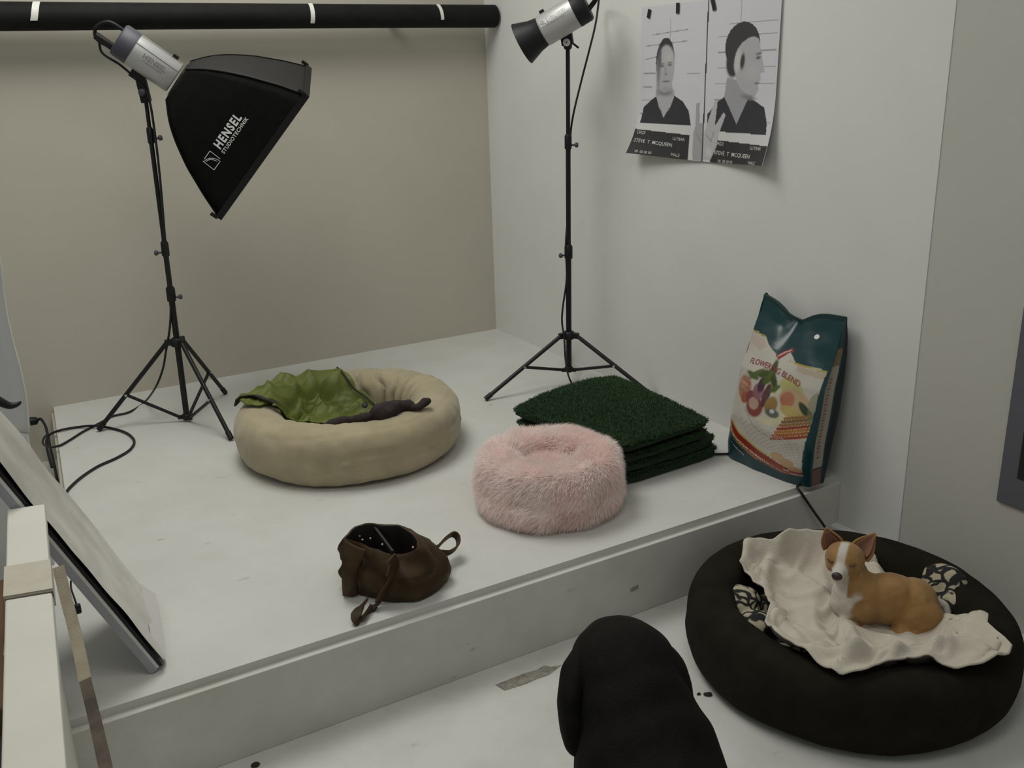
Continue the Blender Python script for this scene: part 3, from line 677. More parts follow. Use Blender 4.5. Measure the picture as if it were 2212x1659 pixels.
# ============================================================ prints (flat art)
def homog(px4, uv4):
    M_ = []; r_ = []
    for (x, y), (u_, v_) in zip(px4, uv4):
        M_ += [[x, y, 1, 0, 0, 0, -u_*x, -u_*y], [0, 0, 0, x, y, 1, -v_*x, -v_*y]]; r_ += [u_, v_]
    h = np.linalg.solve(A(M_, float), A(r_, float)); H_ = np.append(h, 1).reshape(3, 3)
    def f(p):
        p = np.atleast_2d(A(p, float)); q = np.c_[p, np.ones(len(p))] @ H_.T; return q[:, :2]/q[:, 2:]
    return f
def inpoly(P_, poly):
    x, y = P_[:, 0], P_[:, 1]; ins = np.zeros(len(P_), bool); n = len(poly); j = n-1
    for i in range(n):
        xi, yi = poly[i]; xj, yj = poly[j]
        c = ((yi > y) != (yj > y)) & (x < (xj-xi)*(y-yi)/((yj-yi) if yj != yi else 1e-12)+xi); ins ^= c; j = i
    return ins
def closed_spline(pts, sub=5):
    P_ = [A(p, float) for p in pts]; n = len(P_); out = []
    for i in range(n):
        p0, p1, p2, p3 = P_[i-1], P_[i], P_[(i+1) % n], P_[(i+2) % n]
        for k in range(sub):
            t = k/sub; out.append(.5*((2*p1)+(-p0+p2)*t+(2*p0-5*p1+4*p2-p3)*t*t+(-p0+3*p1-3*p2+p3)*t**3))
    return out
class Art:
    """colour field sampled on the points of a mesh; coordinates are drawing units"""
    def __init__(s, P_, base): s.P = P_; s.C = np.tile(A([*base, 1.], float), (len(P_), 1))
    def poly(s, pts, c, smooth=False, blend=1.0):
        k = inpoly(s.P, closed_spline(pts) if smooth else pts); s.C[k, :3] = s.C[k, :3]*(1-blend)+A(c)*blend; return s
    def ell(s, cx, cy, rx, ry, c, rot=0, soft=0):
        a = math.radians(rot); d = s.P-A([cx, cy]); u_ = (d[:, 0]*math.cos(a)+d[:, 1]*math.sin(a))/rx; v_ = (-d[:, 0]*math.sin(a)+d[:, 1]*math.cos(a))/ry
        r = np.sqrt(u_*u_+v_*v_); k = np.clip((1+soft-r)/(2*soft), 0, 1) if soft else (r < 1).astype(float)
        s.C[:, :3] = s.C[:, :3]*(1-k[:, None])+A(c)*k[:, None]; return s
    def line(s, p, q, wd, c):
        p, q = A(p, float), A(q, float); d = q-p; L = np.linalg.norm(d); d = d/L; n = A([-d[1], d[0]])*wd/2
        return s.poly([p+n, q+n, q-n, p-n], c)
def set_col(me, C):
    at_ = me.color_attributes.new('Col', 'FLOAT_COLOR', 'POINT'); at_.data.foreach_set('color', C.astype(np.float32).ravel())

# ---------------------------------------------------------------- wall poster
# sheet: width along -y, hung on the white wall; lower corners curl away from it
PY0, PY1, PZ0, PZ1 = -1.222, -1.925, 1.182, 1.712
def sheet(u, v):    # u 0..1 left-right, v 0..1 top-bottom
    y = PY0+(PY1-PY0)*u; z = PZ1+(PZ0-PZ1)*v
    curl = .052*max(0, (v-.55)/.45)**2*(abs(2*u-1.12)/1.1)**1.5*(1.0 if u < .56 else 1.15)
    lean = .006+.022*max(0, u-.86)/.14*v*.6
    yy = y + (curl*.35 if u < .5 else -curl*.05)
    return A([-.003-curl-lean*.6, yy, z + (curl*.25)])
pos = thing('wall_poster', 'black and white poster of two mugshot photographs taped to the white wall', 'poster', (-.003, (PY0+PY1)/2, PZ0))
NU, NV = 260, 210
uv = A([[i/(NU-1), j/(NV-1)] for i in range(NU) for j in range(NV)])
G = A([sheet(*q) for q in uv]).reshape(NU, NV, 3)
o = MB().grid(G).build('sheet', MT['art'], pos, keep=True)
# drawing units: 400 x 340 board
D = uv*A([400, 340]); S_ = Art(D, (.60, .60, .645))
ink = (.028, .028, .032); gl = (.30, .30, .33)
for y_, x0_, x1_ in ((62, 36, 150), (86, 14, 150), (116, 12, 60), (147, 10, 50), (178, 8, 40), (208, 6, 40), (240, 4, 40), (240, 110, 150), (150, 150, 190)): S_.line((x0_, y_), (x1_, y_-6 if y_ < 120 else y_), 2.2, gl)
for y_, x0_, x1_ in ((52, 270, 395), (76, 240, 395), (108, 240, 395), (140, 238, 395), (172, 236, 395), (206, 234, 300), (240, 232, 300), (250, 340, 395)): S_.line((x0_, y_), (x1_, y_), 2.2, gl)
S_.line((96, 30), (96, 75), 2.2, gl); S_.line((300, 0), (300, 62), 2.2, gl)
def bust(dx, profile):
    skin = (.42, .41, .43); skin_d = (.20, .20, .215); hair = (.042, .040, .046); shirt = (.032, .032, .040)
    P_ = lambda *pts: [(x+dx, y) for x, y in pts]
    if not profile:
        S_.poly(P_((10, 262), (14, 224), (40, 206), (62, 196), (110, 196), (140, 210), (160, 232), (168, 262)), shirt, False)
        S_.poly(P_((52, 196), (58, 170), (104, 170), (112, 200), (100, 226), (82, 250), (66, 226)), skin, False)
        S_.ell(83, 190, 24, 8, skin_d, 0, .5)
        S_.ell(81, 122, 30, 52, hair, 3); S_.ell(82, 138, 29, 52, skin, 3, .06); S_.ell(62, 120, 6, 26, hair, 6, .4)
        S_.ell(60, 146, 5, 34, skin_d, 3, .9); S_.ell(92, 112, 16, 14, (.50, .49, .50), 0, .8)
        S_.ell(71, 132, 6.5, 2.2, (.12, .12, .13), 0, .4); S_.ell(96, 130, 6.5, 2.2, (.12, .12, .13), 0, .4)
        S_.ell(71, 127, 8, 1.6, (.16, .16, .17), -3, .5); S_.ell(96, 125, 8, 1.6, (.16, .16, .17), 3, .5)
        S_.ell(84, 150, 5, 2.6, skin_d, 0, .6); S_.ell(82, 142, 2.4, 12, (.33, .32, .34), 0, .7)
        S_.ell(85, 166, 12, 2.0, (.16, .15, .16), 0, .5)
        S_.ell(85, 184, 14, 5, (.36, .35, .37), 0, .6)
        S_.line((68+dx, 226), (82+dx, 250), 1.5, (.02, .02, .02)); S_.line((98+dx, 226), (82+dx, 250), 1.5, (.02, .02, .02))
    else:
        S_.poly(P_((214, 272), (216, 236), (240, 212), (268, 196), (330, 200), (372, 220), (384, 250), (388, 276)), shirt, False)
        S_.poly(P_((262, 200), (268, 160), (322, 170), (326, 205), (300, 256), (284, 232)), (.33, .325, .345), False)
        S_.ell(306, 98, 46, 48, hair, 14); S_.ell(282, 130, 18, 30, hair, 0, .15)
        S_.poly(P_((290, 110), (318, 84), (346, 84), (356, 112), (364, 140), (366, 150), (356, 153), (358, 166), (352, 172), (352, 188), (338, 198), (310, 186), (292, 160)), skin, True)
        S_.ell(295, 128, 9, 22, (.52, .52, .50), 8, .2); S_.ell(308, 128, 6, 16, (.05, .05, .055), 6, .3)
        S_.ell(349, 122, 6, 3, (.10, .10, .12), -10, .4); S_.ell(350, 114, 8, 2, (.14, .14, .15), -12, .4)
        S_.ell(348, 172, 7, 1.8, (.14, .14, .15), 0, .4); S_.ell(336, 150, 16, 14, (.46, .45, .46), 0, .7)
        S_.ell(328, 200, 18, 5, skin_d, 8, .5)
bust(0, False); bust(0, True)
# white strip, board and lettering ground
S_.poly([(0, 262), (170, 268), (170, 286), (0, 278)], (.60, .60, .59)); S_.poly([(0, 278), (166, 284), (166, 341), (0, 341)], ink); S_.poly([(166, 284), (178, 284), (178, 340), (166, 340)], (.60, .60, .59))
S_.poly([(232, 272), (400, 282), (400, 300), (232, 292)], (.60, .60, .59)); S_.poly([(228, 290), (400, 299), (400, 341), (228, 341)], ink)
# raised hands with two fingers beside the dividing line
sk = (.47, .46, .48); skd = (.24, .24, .25)
S_.poly([(178, 340), (176, 280), (182, 262), (182, 214), (192, 212), (194, 256), (203, 256), (205, 340)], (.36, .355, .37), False)
S_.poly([(206, 336), (206, 280), (214, 262), (228, 226), (236, 206), (244, 210), (238, 262), (262, 232), (268, 238), (250, 280), (246, 304), (228, 336)], sk, False)
S_.line((214, 282), (232, 296), 2, skd); S_.line((236, 272), (228, 296), 2, skd); S_.line((186, 280), (200, 300), 2, skd); S_.ell(222, 318, 9, 10, (.55, .54, .55), 0, .4)
S_.line((209, 0), (204, 341), 3.4, ink)
set_col(o.data, S_.C)
def on_sheet(cx, cy, rot):
    a = math.radians(rot)
    def f(x, y):
        X_ = cx + (x*math.cos(a)+y*math.sin(a)); Y_ = cy + (x*math.sin(a)-y*math.cos(a))
        q = sheet(X_/400, Y_/340); return q + A([-.0012, 0, 0])
    return f
for dx, dy in ((0, 0), (232, 14)):
    text_mesh('ORDI', 11, on_sheet(22+dx, 286+dy*.9, 2), 'printed_words', MT['print_white'], o, 1.0)
    text_mesh('LLI YEAR', 10, on_sheet(136+dx*.985, 295+dy*.7, 2), 'printed_words', MT['print_white'], o, .9)
    text_mesh('STEVE  T  MCQUEEN', 12, on_sheet(64+dx, 308+dy*.9, 2.5), 'printed_words', MT['print_white'], o, 1.02, .08)
    text_mesh('00  00 00 00', 9, on_sheet(44+dx, 333+dy*.25, 1), 'printed_words', MT['print_white'], o, 1.0)
    text_mesh('MALE', 10, on_sheet(132+dx*.99, 332+dy*.3, 1), 'printed_words', MT['print_white'], o, 1.0)
for px, py0, py1, tl in ((1401, 20, 39, -.008), (1463, 6, 29, .0), (1540, -6, 23, .016)):
    c = (at(px, py0, 0, -.012)+at(px, py1, 0, -.012))/2; L = np.linalg.norm(at(px, py0, 0, -.012)-at(px, py1, 0, -.012))
    tag(MB().box((-.0105, c[1], c[2]), (.002, .016, L), [(1, 0, 0), (0, 1, -tl/L), (0, tl/L, 1)]).build('tape_strip', MT['tape_black'], None, False),
        {1401: 'black tape strip on the upper left corner of the poster', 1463: 'black tape strip on the top edge of the poster, over the first portrait', 1540: 'black tape strip on the top edge of the poster, beside the dividing line'}[px], 'tape', 'black tape on the poster')

# --------------------------------------------------------------- dog food bag
fb = thing('dog_food_bag', 'teal and white dog food bag leaning against the white wall', 'food bag', (-.13, -2.13, PZ))
FH = .535
BL, BR_ = -1.958, -2.300
def bag_pt(s, v):
    """s 0..1 round the bag (0-.5 front left to right, then right side, back, left side); v 0..1 up"""
    fx = s/.44 if s < .44 else (1.0 if s < .5 else (1-(s-.5)/.44 if s < .94 else 0.0))
    xf = np.interp(v, [0, .1, .3, .6, .8, 1], [-.198, -.202, -.190, -.150, -.098, -.050]) + .030*fx*(1-v)
    xb = np.interp(v, [0, .3, .6, .8, 1], [-.088, -.066, -.044, -.034, -.040])
    xb = max(xb, xf+.006)
    w0 = BL - .006*math.sin(math.pi*min(1, v*1.3)) - .010*max(0, v-.5)
    w1 = BR_ - .010*math.sin(math.pi*v)
    dip = -.0*math.exp(-((s if s < .44 else .22)/.44-.42)**2/.018)*max(0, v-.55)/.45
    Z = PZ+.002 + FH*v*math.cos(.16)
    if s < .44:
        f = s/.44; bul = .022*math.sin(math.pi*f)*math.sin(math.pi*min(1, v*1.05+.05))
        edge = .022*(abs(2*f-1)**6)*(1-v)
        crease = -.016*math.exp(-(f-.42)**2/.006)*max(0, v-.62)/.38
        x = xf - bul + edge - crease*1.0; y = w0+(w1-w0)*f; up = .030*(abs(2*f-.86)**1.6)*max(0, v-.8)/.2*(.75 if f < .42 else .20)
    elif s < .5:
        f = (s-.44)/.06; g = .016*math.sin(math.pi*f)*math.sin(math.pi*v)
        x = xf+.022*(1-v)+(xb-xf-.022*(1-v))*f; y = w1 + g*.9; up = .030*.20*max(0, v-.8)/.2
    elif s < .94:
        f = (s-.5)/.44; x = xb; y = w1+(w0-w1)*f; up = .030*(abs(2*(1-f)-.86)**1.6)*max(0, v-.8)/.2*(.75 if 1-f < .42 else .20)
    else:
        f = (s-.94)/.06; g = .016*math.sin(math.pi*f)*math.sin(math.pi*v)
        x = xb+(xf+.022*(1-v)-xb)*f; y = w0 - g*.9; up = .030*.75*max(0, v-.8)/.2
    if s < .44 or .5 <= s < .94:
        ff = s/.44 if s < .44 else 1-(s-.5)/.44
        Z += -.042*math.exp(-(ff-.44)**2/.04)*max(0, v-.75)/.25
    z = Z + up
    if v < .04: z = PZ+.002+ (z-PZ-.002)*v/.04
    n_ = noise.noise(Vector((y*16, z*16, s*3)))*.005*(1 if v < .97 else .3)
    return A([min(x+n_, -.008), y+n_*.4, max(z, PZ+.002)])
NS, NVV = 260, 190
ss = np.concatenate([np.linspace(0, .44, 150, endpoint=False), np.linspace(.44, .5, 40, endpoint=False), np.linspace(.5, .94, 40, endpoint=False), np.linspace(.94, 1, 30, endpoint=False)])
vv_ = np.linspace(0, 1, NVV)
G = A([[bag_pt(s, v) for v in vv_] for s in ss])
b = MB().grid(G, True, False); nS = len(ss)
b.f.append(tuple(i*NVV for i in range(nS)))
o = b.build('film', MT['bagfilm'], fb, keep=False)
SV = A([[s, v] for s in ss for v in vv_])
front = SV[:, 0] < .44
# drawing units on the front: 0..330 wide, 0..530 tall from the top
D = np.c_[SV[:, 0]/.44*330, (1-SV[:, 1])*530]
teal = (.008, .042, .050); cream = (.50, .47, .415); S_ = Art(D, cream)
S_.poly([(-5, -5), (340, -5), (340, 152), (215, 150), (170, 120), (140, 150), (95, 128), (60, 100), (-5, 96)], teal)
S_.line((190, 151), (335, 156), 5, (.40, .33, .08)); S_.line((-5, 98), (60, 103), 4, (.28, .25, .05))
S_.poly([(130, 150), (180, 108), (190, 120), (150, 156)], (.27, .035, .04)); S_.line((140, 148), (180, 118), 4, (.55, .45, .42))
S_.poly([(-5, 104), (60, 108), (90, 130), (60, 150), (-5, 126)], (.46, .36, .31), False, .6); S_.poly([(225, 156), (330, 160), (330, 180), (225, 172)], (.40, .30, .20), False, .6)
# vegetables and plate
S_.ell(165, 292, 78, 66, (.56, .53, .36), 8); S_.ell(160, 290, 60, 50, (.52, .50, .40), 8)
for cx, cy, rx, ry, c, r_ in ((48, 268, 34, 38, (.36, .17, .11), 0), (40, 258, 22, 12, (.45, .25, .17), 10), (62, 300, 18, 18, (.33, .10, .05), 0), (88, 290, 22, 22, (.20, .06, .07), 0),
                              (112, 314, 36, 34, (.22, .06, .05), 0), (106, 306, 22, 20, (.46, .30, .25), 0), (116, 264, 24, 26, (.26, .12, .15), 0), (122, 240, 14, 26, (.075, .03, .06), 10),
                              (150, 268, 14, 40, (.10, .045, .055), 8), (176, 292, 22, 30, (.30, .19, .07), 20), (186, 316, 26, 14, (.13, .14, .12), 0), (184, 310, 9, 7, (.60, .60, .62), 0),
                              (230, 222, 42, 26, (.42, .40, .16), 20), (250, 256, 52, 32, (.44, .32, .19), 12), (228, 262, 24, 26, (.42, .16, .10), 0), (256, 296, 46, 18, (.44, .34, .12), 8),
                              (292, 280, 32, 11, (.035, .055, .022), 42)):
    S_.ell(cx, cy, rx, ry, c, r_, .12)
for x0, y0, x1, y1, c in ((30, 246, 76, 252, (.25, .08, .05)), (28, 262, 76, 268, (.27, .09, .05)), (30, 280, 70, 284, (.27, .08, .04))): S_.line((x0, y0), (x1, y1), 3, c)
for cx, cy, rx, ry, r_ in ((90, 214, 34, 10, -35), (75, 222, 30, 9, 10), (150, 190, 12, 34, -8), (140, 214, 14, 26, 25), (168, 222, 11, 30, -25), (176, 240, 22, 8, -40), (120, 206, 10, 24, 60)):
    S_.ell(cx, cy, rx, ry, (.085, .12, .035) if rx > 12 else (.05, .078, .022), r_, .2)
for k in range(7): S_.line((196+6*k, 398-13*k), (330, 330-9*k+22-k*2), 9, ((.30, .055, .022), (.37, .11, .025), (.41, .17, .04))[k % 3] if k < 4 else ((.30, .16, .06), (.22, .12, .05))[k % 2])
S_.poly([(298, 240), (332, 222), (332, 330), (306, 318)], (.20, .22, .12), True, .6)
# swoosh, copy lines, red banner, teal foot
for k in range(9): S_.line((52+6*k, 362+7*k), (300, 392+8*k), 1.6, (.40, .33, .31))
arc_ = [(70+11*k, 330+60*math.sin(k/12*2.0)) for k in range(13)]
for p_, q_ in zip(arc_, arc_[1:]): S_.line(p_, q_, 2, (.26, .20, .22))
S_.poly([(-5, 384), (60, 420), (150, 452), (250, 474), (335, 476), (335, 492), (240, 492), (140, 474), (60, 444), (-5, 414)], (.24, .022, .016))
S_.poly([(-5, 404), (60, 440), (140, 470), (240, 490), (300, 496), (240, 504), (140, 490), (60, 460), (-5, 424)], (.31, .11, .05))
S_.poly([(-5, 374), (60, 412), (150, 444), (200, 456), (200, 462), (150, 452), (60, 420), (-5, 384)], (.46, .40, .14))
S_.poly([(-5, 422), (60, 458), (140, 488), (240, 502), (335, 492), (335, 540), (-5, 540)], teal)
S_.ell(228, 452, 26, 16, (.46, .30, .17)); S_.ell(262, 462, 24, 14, (.42, .28, .15)); S_.ell(290, 476, 26, 8, (.40, .22, .12))
S_.poly([(312, 150), (340, 150), (340, 540), (304, 540), (302, 470), (318, 380), (296, 300), (322, 230)], teal, False, 1.0) if False else None
S_.poly([(322, 150), (340, 150), (340, 540), (318, 540), (306, 430), (316, 300)], teal)
C = S_.C.copy()
# right gusset: cream strip with small print, dark fold; back and left side teal
sd = (SV[:, 0] >= .44) & (SV[:, 0] < .5); fr = (SV[:, 0]-.44)/.06; yy = 1-SV[:, 1]
C[~front, :3] = teal
k = sd & (fr > .16) & (fr < .72) & (yy > .27) & (yy < .885); C[k, :3] = (.36, .33, .27)
k = sd & (fr > .16) & (fr < .72) & (yy > .17) & (yy <= .27); C[k, :3] = (.20, .14, .09)
k = sd & (fr > .16) & (fr < .72) & (yy >= .895); C[k, :3] = (.16, .08, .07)
k = sd & (fr > .34) & (fr < .52) & (yy > .33) & (yy < .84) & (np.sin(yy*330) > .1); C[k, :3] = (.20, .11, .09)
k = sd & (fr >= .78); C[k, :3] = (.008, .014, .018)
set_col(o.data, C)
def on_bag(cx, cy, rot, bend=0.):
    a = math.radians(rot)
    def f(x, y):
        X_ = cx + x*math.cos(a)+y*math.sin(a); Y_ = cy + x*math.sin(a)-y*math.cos(a) + bend*x*x
        s = min(max(X_/330*.44, .001), .439); q = bag_pt(s, 1-Y_/530); return q + A([-.0022, 0, .0004])
    return f
text_mesh('FLOWERING BLEND', 24, on_bag(150, 184, 6, .0010), 'printed_words', MT['text_red'], o, 1.0)
def scribble(cx, cy, rot, bend, length, amp, step, wd, gaps, seed):
    f = on_bag(cx, cy, rot, bend); rg = random.Random(seed); b = MB(); x = -length/2; prev = None; k = 0
    while x < length/2:
        p_ = A([x, amp*(.5 if k % 2 else -.5)*rg.uniform(.5, 1.2)])
        if prev is not None and rg.random() > gaps:
            d = unit(p_-prev); n_ = A([-d[1], d[0]])*wd/2
            b.add([f(*(prev+n_)), f(*(p_+n_)), f(*(p_-n_)), f(*(prev-n_))], [(0, 1, 2, 3)])
        prev = p_; x += step*rg.uniform(.7, 1.4); k += 1
    b.build('printed_script', MT['text_pale'], o, False)
scribble(110, 462, 19, -.0006, 190, 9, 4, 2.2, .12, 1)
scribble(262, 486, 4, 0, 30, 7, 4, 2.2, .1, 2)
scribble(66, 478, 24, 0, 70, 5, 3, 1.8, .25, 3)
b = MB(); q = on_bag(252, 66, 0)
b.add([q(10*math.cos(t), 7*math.sin(t)) for t in np.linspace(0, 2*math.pi, 15)[:-1]], [tuple(range(14))]); b.build('round_sticker', MT['text_white'], o, False)
b = MB(); top_pts = [bag_pt(s, 1.0) for s in np.linspace(0, .439, 40)]
b.ribbon([p_+A([-.001, 0, -.004]) for p_ in top_pts], (0, 0, 1), .014, .008, 1).build('top_seam', mat('teal_seam', (.010, .038, .042), .4), fb)

# ==================================================================== handbag
hb = thing('handbag', 'open dark brown leather handbag lying near the front edge of the platform', 'handbag', (-1.49, -2.14, PZ))
rim_px = [(742,1163),(757,1143),(780,1133),(806,1129),(832,1132),(860,1133),(886,1148),(904,1166),(907,1186),(888,1196),(862,1201),(836,1199),(808,1190),(784,1180),(762,1172)]
rim_z = [.385,.395,.402,.405,.402,.398,.390,.378,.366,.356,.352,.355,.362,.370,.378]
rim = [at(px, py, 2, z_) for (px, py), z_ in zip(rim_px, rim_z)]
rim = spline(rim+[rim[0]], 4)[:-1]; n = len(rim); rc = np.mean(rim, 0)
base_px = [(746,1260),(765,1225),(800,1205),(830,1195),(860,1195),(895,1200),(930,1210),(958,1226),(968,1248),(945,1275),(905,1298),(865,1302),(822,1296),(790,1287),(762,1278)]
base = spline([at(px, py, 2, PZ+.003) for px, py in base_px]+[at(*base_px[0], 2, PZ+.003)], 4)[:-1]
rings = []
for k, t in enumerate(np.linspace(0, 1, 15)):
    row = []
    for i in range(n):
        p_ = A(base[i])*(1-t)+A(rim[i])*t; c_ = A([-1.49, -2.14, 0])*(1-t)+rc*t
        out_ = p_-c_; out_[2] = 0; out_ = unit(out_)
        bul = .022*math.sin(math.pi*t)**.8*(.6+.4*(out_[0] > 0))
        fold = .011*math.sin(9*t+3*math.sin(i/n*6.28*2)+i*.15)*math.sin(math.pi*t) + .006*fbm(p_, 28)
        cave = -.030*math.exp(-((i/n-.93)**2)/.0018)*math.sin(math.pi*min(1, t*1.1))
        row.append(p_+out_*(bul+fold+cave))
    rings.append(row)
rings.append([p_+unit(rc-p_)*.006+A([0, 0, .001]) for p_ in map(A, rings[-1])])
MB().rings(rings, True, True, False).build('body', MT['leather'], hb)
inner = [[A(p_)+(rc-A(p_))*k_+A([0, 0, -d_]) for p_ in rings[-1]] for k_, d_ in ((0, 0), (.03, .015), (.05, .06), (.2, .105), (.95, .11))]
MB().rings(inner, True, False, True).build('lining', MT['leather_dark'], hb)
# stiff divider with pale edge, phone pocket side with dots
q0, q1 = at(803, 1130, 2, .400), at(846, 1192, 2, .362)
q0 = q0-A([0, 0, .024]); q1 = q1-A([0, 0, .018]); b = MB().ribbon([q0, (q0+q1)/2, q1], (0, 0, 1), .05, .006); b.build('divider', MT['leather_dark'], hb)
MB().tube([q0+A([0, 0, .022]), (q0+q1)/2+A([0, 0, .02]), q1+A([0, 0, .022])], .003, 6).build('divider_edge', mat('divider_piping', (.09, .075, .07), .35), hb)
for px, py in ((789, 1148), (777, 1158), (800, 1163), (783, 1166), (816, 1158), (762, 1156), (892, 1182), (826, 1176)):
    q = at(px, py, 2, .372); MB().sphere(q, .0027, 6).build('lining_dot', MT['bead'], hb)
# stiff side flap at the left, folded outward
fl = [at(741, 1165, 2, .387), at(739, 1200, 2, .35), at(738, 1245, 2, .30), at(740, 1287, 2, PZ+.004)]
fr_ = [at(790, 1190, 2, .375), at(778, 1222, 2, .33), at(772, 1255, 2, .285), at(776, 1284, 2, PZ+.004)]
Gf = A([[a*(1-k)+c*k + A([0, -.012*math.sin(math.pi*k), 0]) for k in np.linspace(0, 1, 10)] for a, c in zip(spline(fl, 6), spline(fr_, 6))])
MB().grid(Gf).build('side_flap', MT['leather'], hb, solid=.006)
# front strap with keeper, hanging to a loop on the deck
sp = [at(838, 1196, 2, .368), at(846, 1214, 2, .34), at(838, 1240, 2, .31), at(822, 1268, 2, .275), at(806, 1296, 2, .246), at(790, 1325, 2, .238), at(776, 1341, 2, .240), at(769, 1330, 2, .250), at(778, 1312, 2, .258), at(792, 1298, 2, .262)]
sp = [p_+A([0, -.022, .0]) if i < 5 else p_ for i, p_ in enumerate(sp)]
MB().ribbon(sp, [A([.8, .3, .3])]*len(sp), .026, .005).build('front_strap', MT['leather'], hb)
kp = sp[1]*.5+sp[2]*.5
b = MB(); kd = unit(sp[2]-sp[1]); ks = unit(A([.8, .3, .3])-kd*(A([.8, .3, .3])@kd)); kn_ = np.cross(kd, ks)
for s_ in (-1, 1): b.rod(kp+ks*.016*s_-kd*.010-kn_*.004, kp+ks*.016*s_+kd*.010-kn_*.004, .0022); b.rod(kp+kd*.010*s_-ks*.016-kn_*.004, kp+kd*.010*s_+ks*.016-kn_*.004, .0022)
b.build('buckle', mat('dull_brass', (.11, .08, .05), .45, metal=.6), hb)
rp = [at(900, 1175, 2, .36), at(925, 1180, 2, .33), at(942, 1184, 2, .31), at(960, 1166, 2, .30), at(978, 1154, 2, .295), at(989, 1162, 2, .285), at(988, 1180, 2, .275), at(970, 1194, 2, .268), at(948, 1194, 2, .28), at(930, 1196, 2, .285)]
MB().ribbon(rp, [unit(A([.2, -.5, .8]))]*len(rp), .022, .005).build('carry_loop', MT['leather'], hb)

# ============================================================= large brown bed
GX, GY, GR, GH = -.492, -2.760, .412, .190
bb_ = thing('dog_bed', 'large round dark brown dog bed on the floor beside the platform', 'dog bed', (GX, GY, 0))
def dis_g(t, f):
    p = (math.cos(t)*1.6, math.sin(t)*1.6, f*.4)
    return .008*noise.noise(Vector(p)) + .004*noise.noise(Vector((p[0]*5, p[1]*5, f*1.5)))*(.4+.6*max(0, -math.cos(f)))
MB().grid(ring_bed(GX, GY, GR, .070, GH, 0, 220, 52, dis_g), True, True).build('bolster', MT['bigbed'], bb_)
G = A([[(GX+r*math.cos(t), GY+r*math.sin(t), .05+.012*(1-(r/.32)**2)) for t in np.linspace(0, 2*math.pi, 61)[:-1]] for r in np.linspace(0, .33, 12)])
MB().grid(G, False, True).build('base_cushion', MT['bigbed'], bb_)
# patterned cushion inside
M = mat('black_cream_leaf_print', (.5, .46, .36), .85); nt = M.node_tree; bs = nt.nodes['Principled BSDF']
tc = nt.nodes.new('ShaderNodeTexCoord'); nz = nt.nodes.new('ShaderNodeTexNoise'); nz.inputs['Scale'].default_value = 14; nz.inputs['Detail'].default_value = 2
mxv = nt.nodes.new('ShaderNodeMix'); mxv.data_type = 'RGBA'; mxv.inputs['Factor'].default_value = .10
vo = nt.nodes.new('ShaderNodeTexVoronoi'); vo.feature = 'DISTANCE_TO_EDGE'; vo.inputs['Scale'].default_value = 26
rp_ = nt.nodes.new('ShaderNodeValToRGB'); rp_.color_ramp.interpolation = 'EASE'; rp_.color_ramp.elements[0].position = .10; rp_.color_ramp.elements[1].position = .17
rp_.color_ramp.elements[0].color = (.012, .012, .014, 1); rp_.color_ramp.elements[1].color = (.46, .41, .29, 1)
nt.links.new(tc.outputs['Object'], nz.inputs['Vector']); nt.links.new(tc.outputs['Object'], mxv.inputs['A']); nt.links.new(nz.outputs['Color'], mxv.inputs['B']); nt.links.new(mxv.outputs['Result'], vo.inputs['Vector']); nt.links.new(vo.outputs['Distance'], rp_.inputs['Fac']); nt.links.new(rp_.outputs['Color'], bs.inputs['Base Color'])
LB_, RB_ = at(1596, 1304, 2, .125), at(2042, 1266, 2, .150)
b = MB().lathe((GX, GY, .052), (0, 0, 1), [(0, .255), (.012, .268), (.030, .262), (.036, .22)], 60)
b.sphere(LB_, (.062, .058, .050), 12); b.sphere(at(1632, 1352, 2, .105), (.050, .045, .040), 10); b.limb([(LB_, .045), (A([LB_[0]+.06, LB_[1]+.02, .085]), .030)])
b.sphere(RB_, (.042, .072, .062), 12); b.sphere(at(2062, 1312, 2, .125), (.036, .050, .046), 10); b.limb([(RB_, .038), (A([RB_[0]-.06, RB_[1]+.01, .085]), .030)])
def cush(x, y):
    z = .092
    for c_, (rx, ry, rz) in ((LB_, (.062, .058, .050)), (at(1632, 1352, 2, .105), (.050, .045, .040)), (RB_, (.042, .072, .062)), (at(2062, 1312, 2, .125), (.036, .050, .046))):
        d = ((x-c_[0])/rx)**2+((y-c_[1])/ry)**2
        if d < 1: z = max(z, c_[2]+rz*math.sqrt(1-d))
    return z
co, _w = remesh(b, 'patterned_cushion', M, None, .006, 6, .004, 30)
tag(co, 'black and cream patterned cushion inside the large brown dog bed, under the blanket', 'cushion')
# cream blanket
zg = lambda x, y: max(bed_top(x, y, GX, GY, GR, .070, GH, 0, .05), cush(x, y) if math.hypot(x-GX, y-GY) < .31 else 0)
DOGC = at(1925, 1330, 2, .12)
def soft_ridge(a): return max(0., 1.03-math.sqrt(math.sin(a)**2+.045))
def bf(x, y, k):
    w1 = noise.noise(Vector((x*4, y*4, 5))); w2 = noise.noise(Vector((x*9, y*9, 9)))
    u1 = .8*x+.6*y; u2 = -.5*x+.85*y
    f1 = soft_ridge(19*u1+4.5*w1)**1.5; f2_ = soft_ridge(26*u2+5.0*w1+2)**1.5; f3 = soft_ridge(34*(x*.3+y)+5*w2)**1.6
    v = (.040*f1 + .030*f2_ + .013*f3)*(1-.6*k**8) + .006*w2 + .008
    dd = (x-DOGC[0])**2+(y-DOGC[1])**2
    v *= 1-.8*math.exp(-dd/.014)
    back = at(1720, 1215, 2, .2); v += .008*math.exp(-((x-back[0])**2+(y-back[1])**2)/.012)
    return v
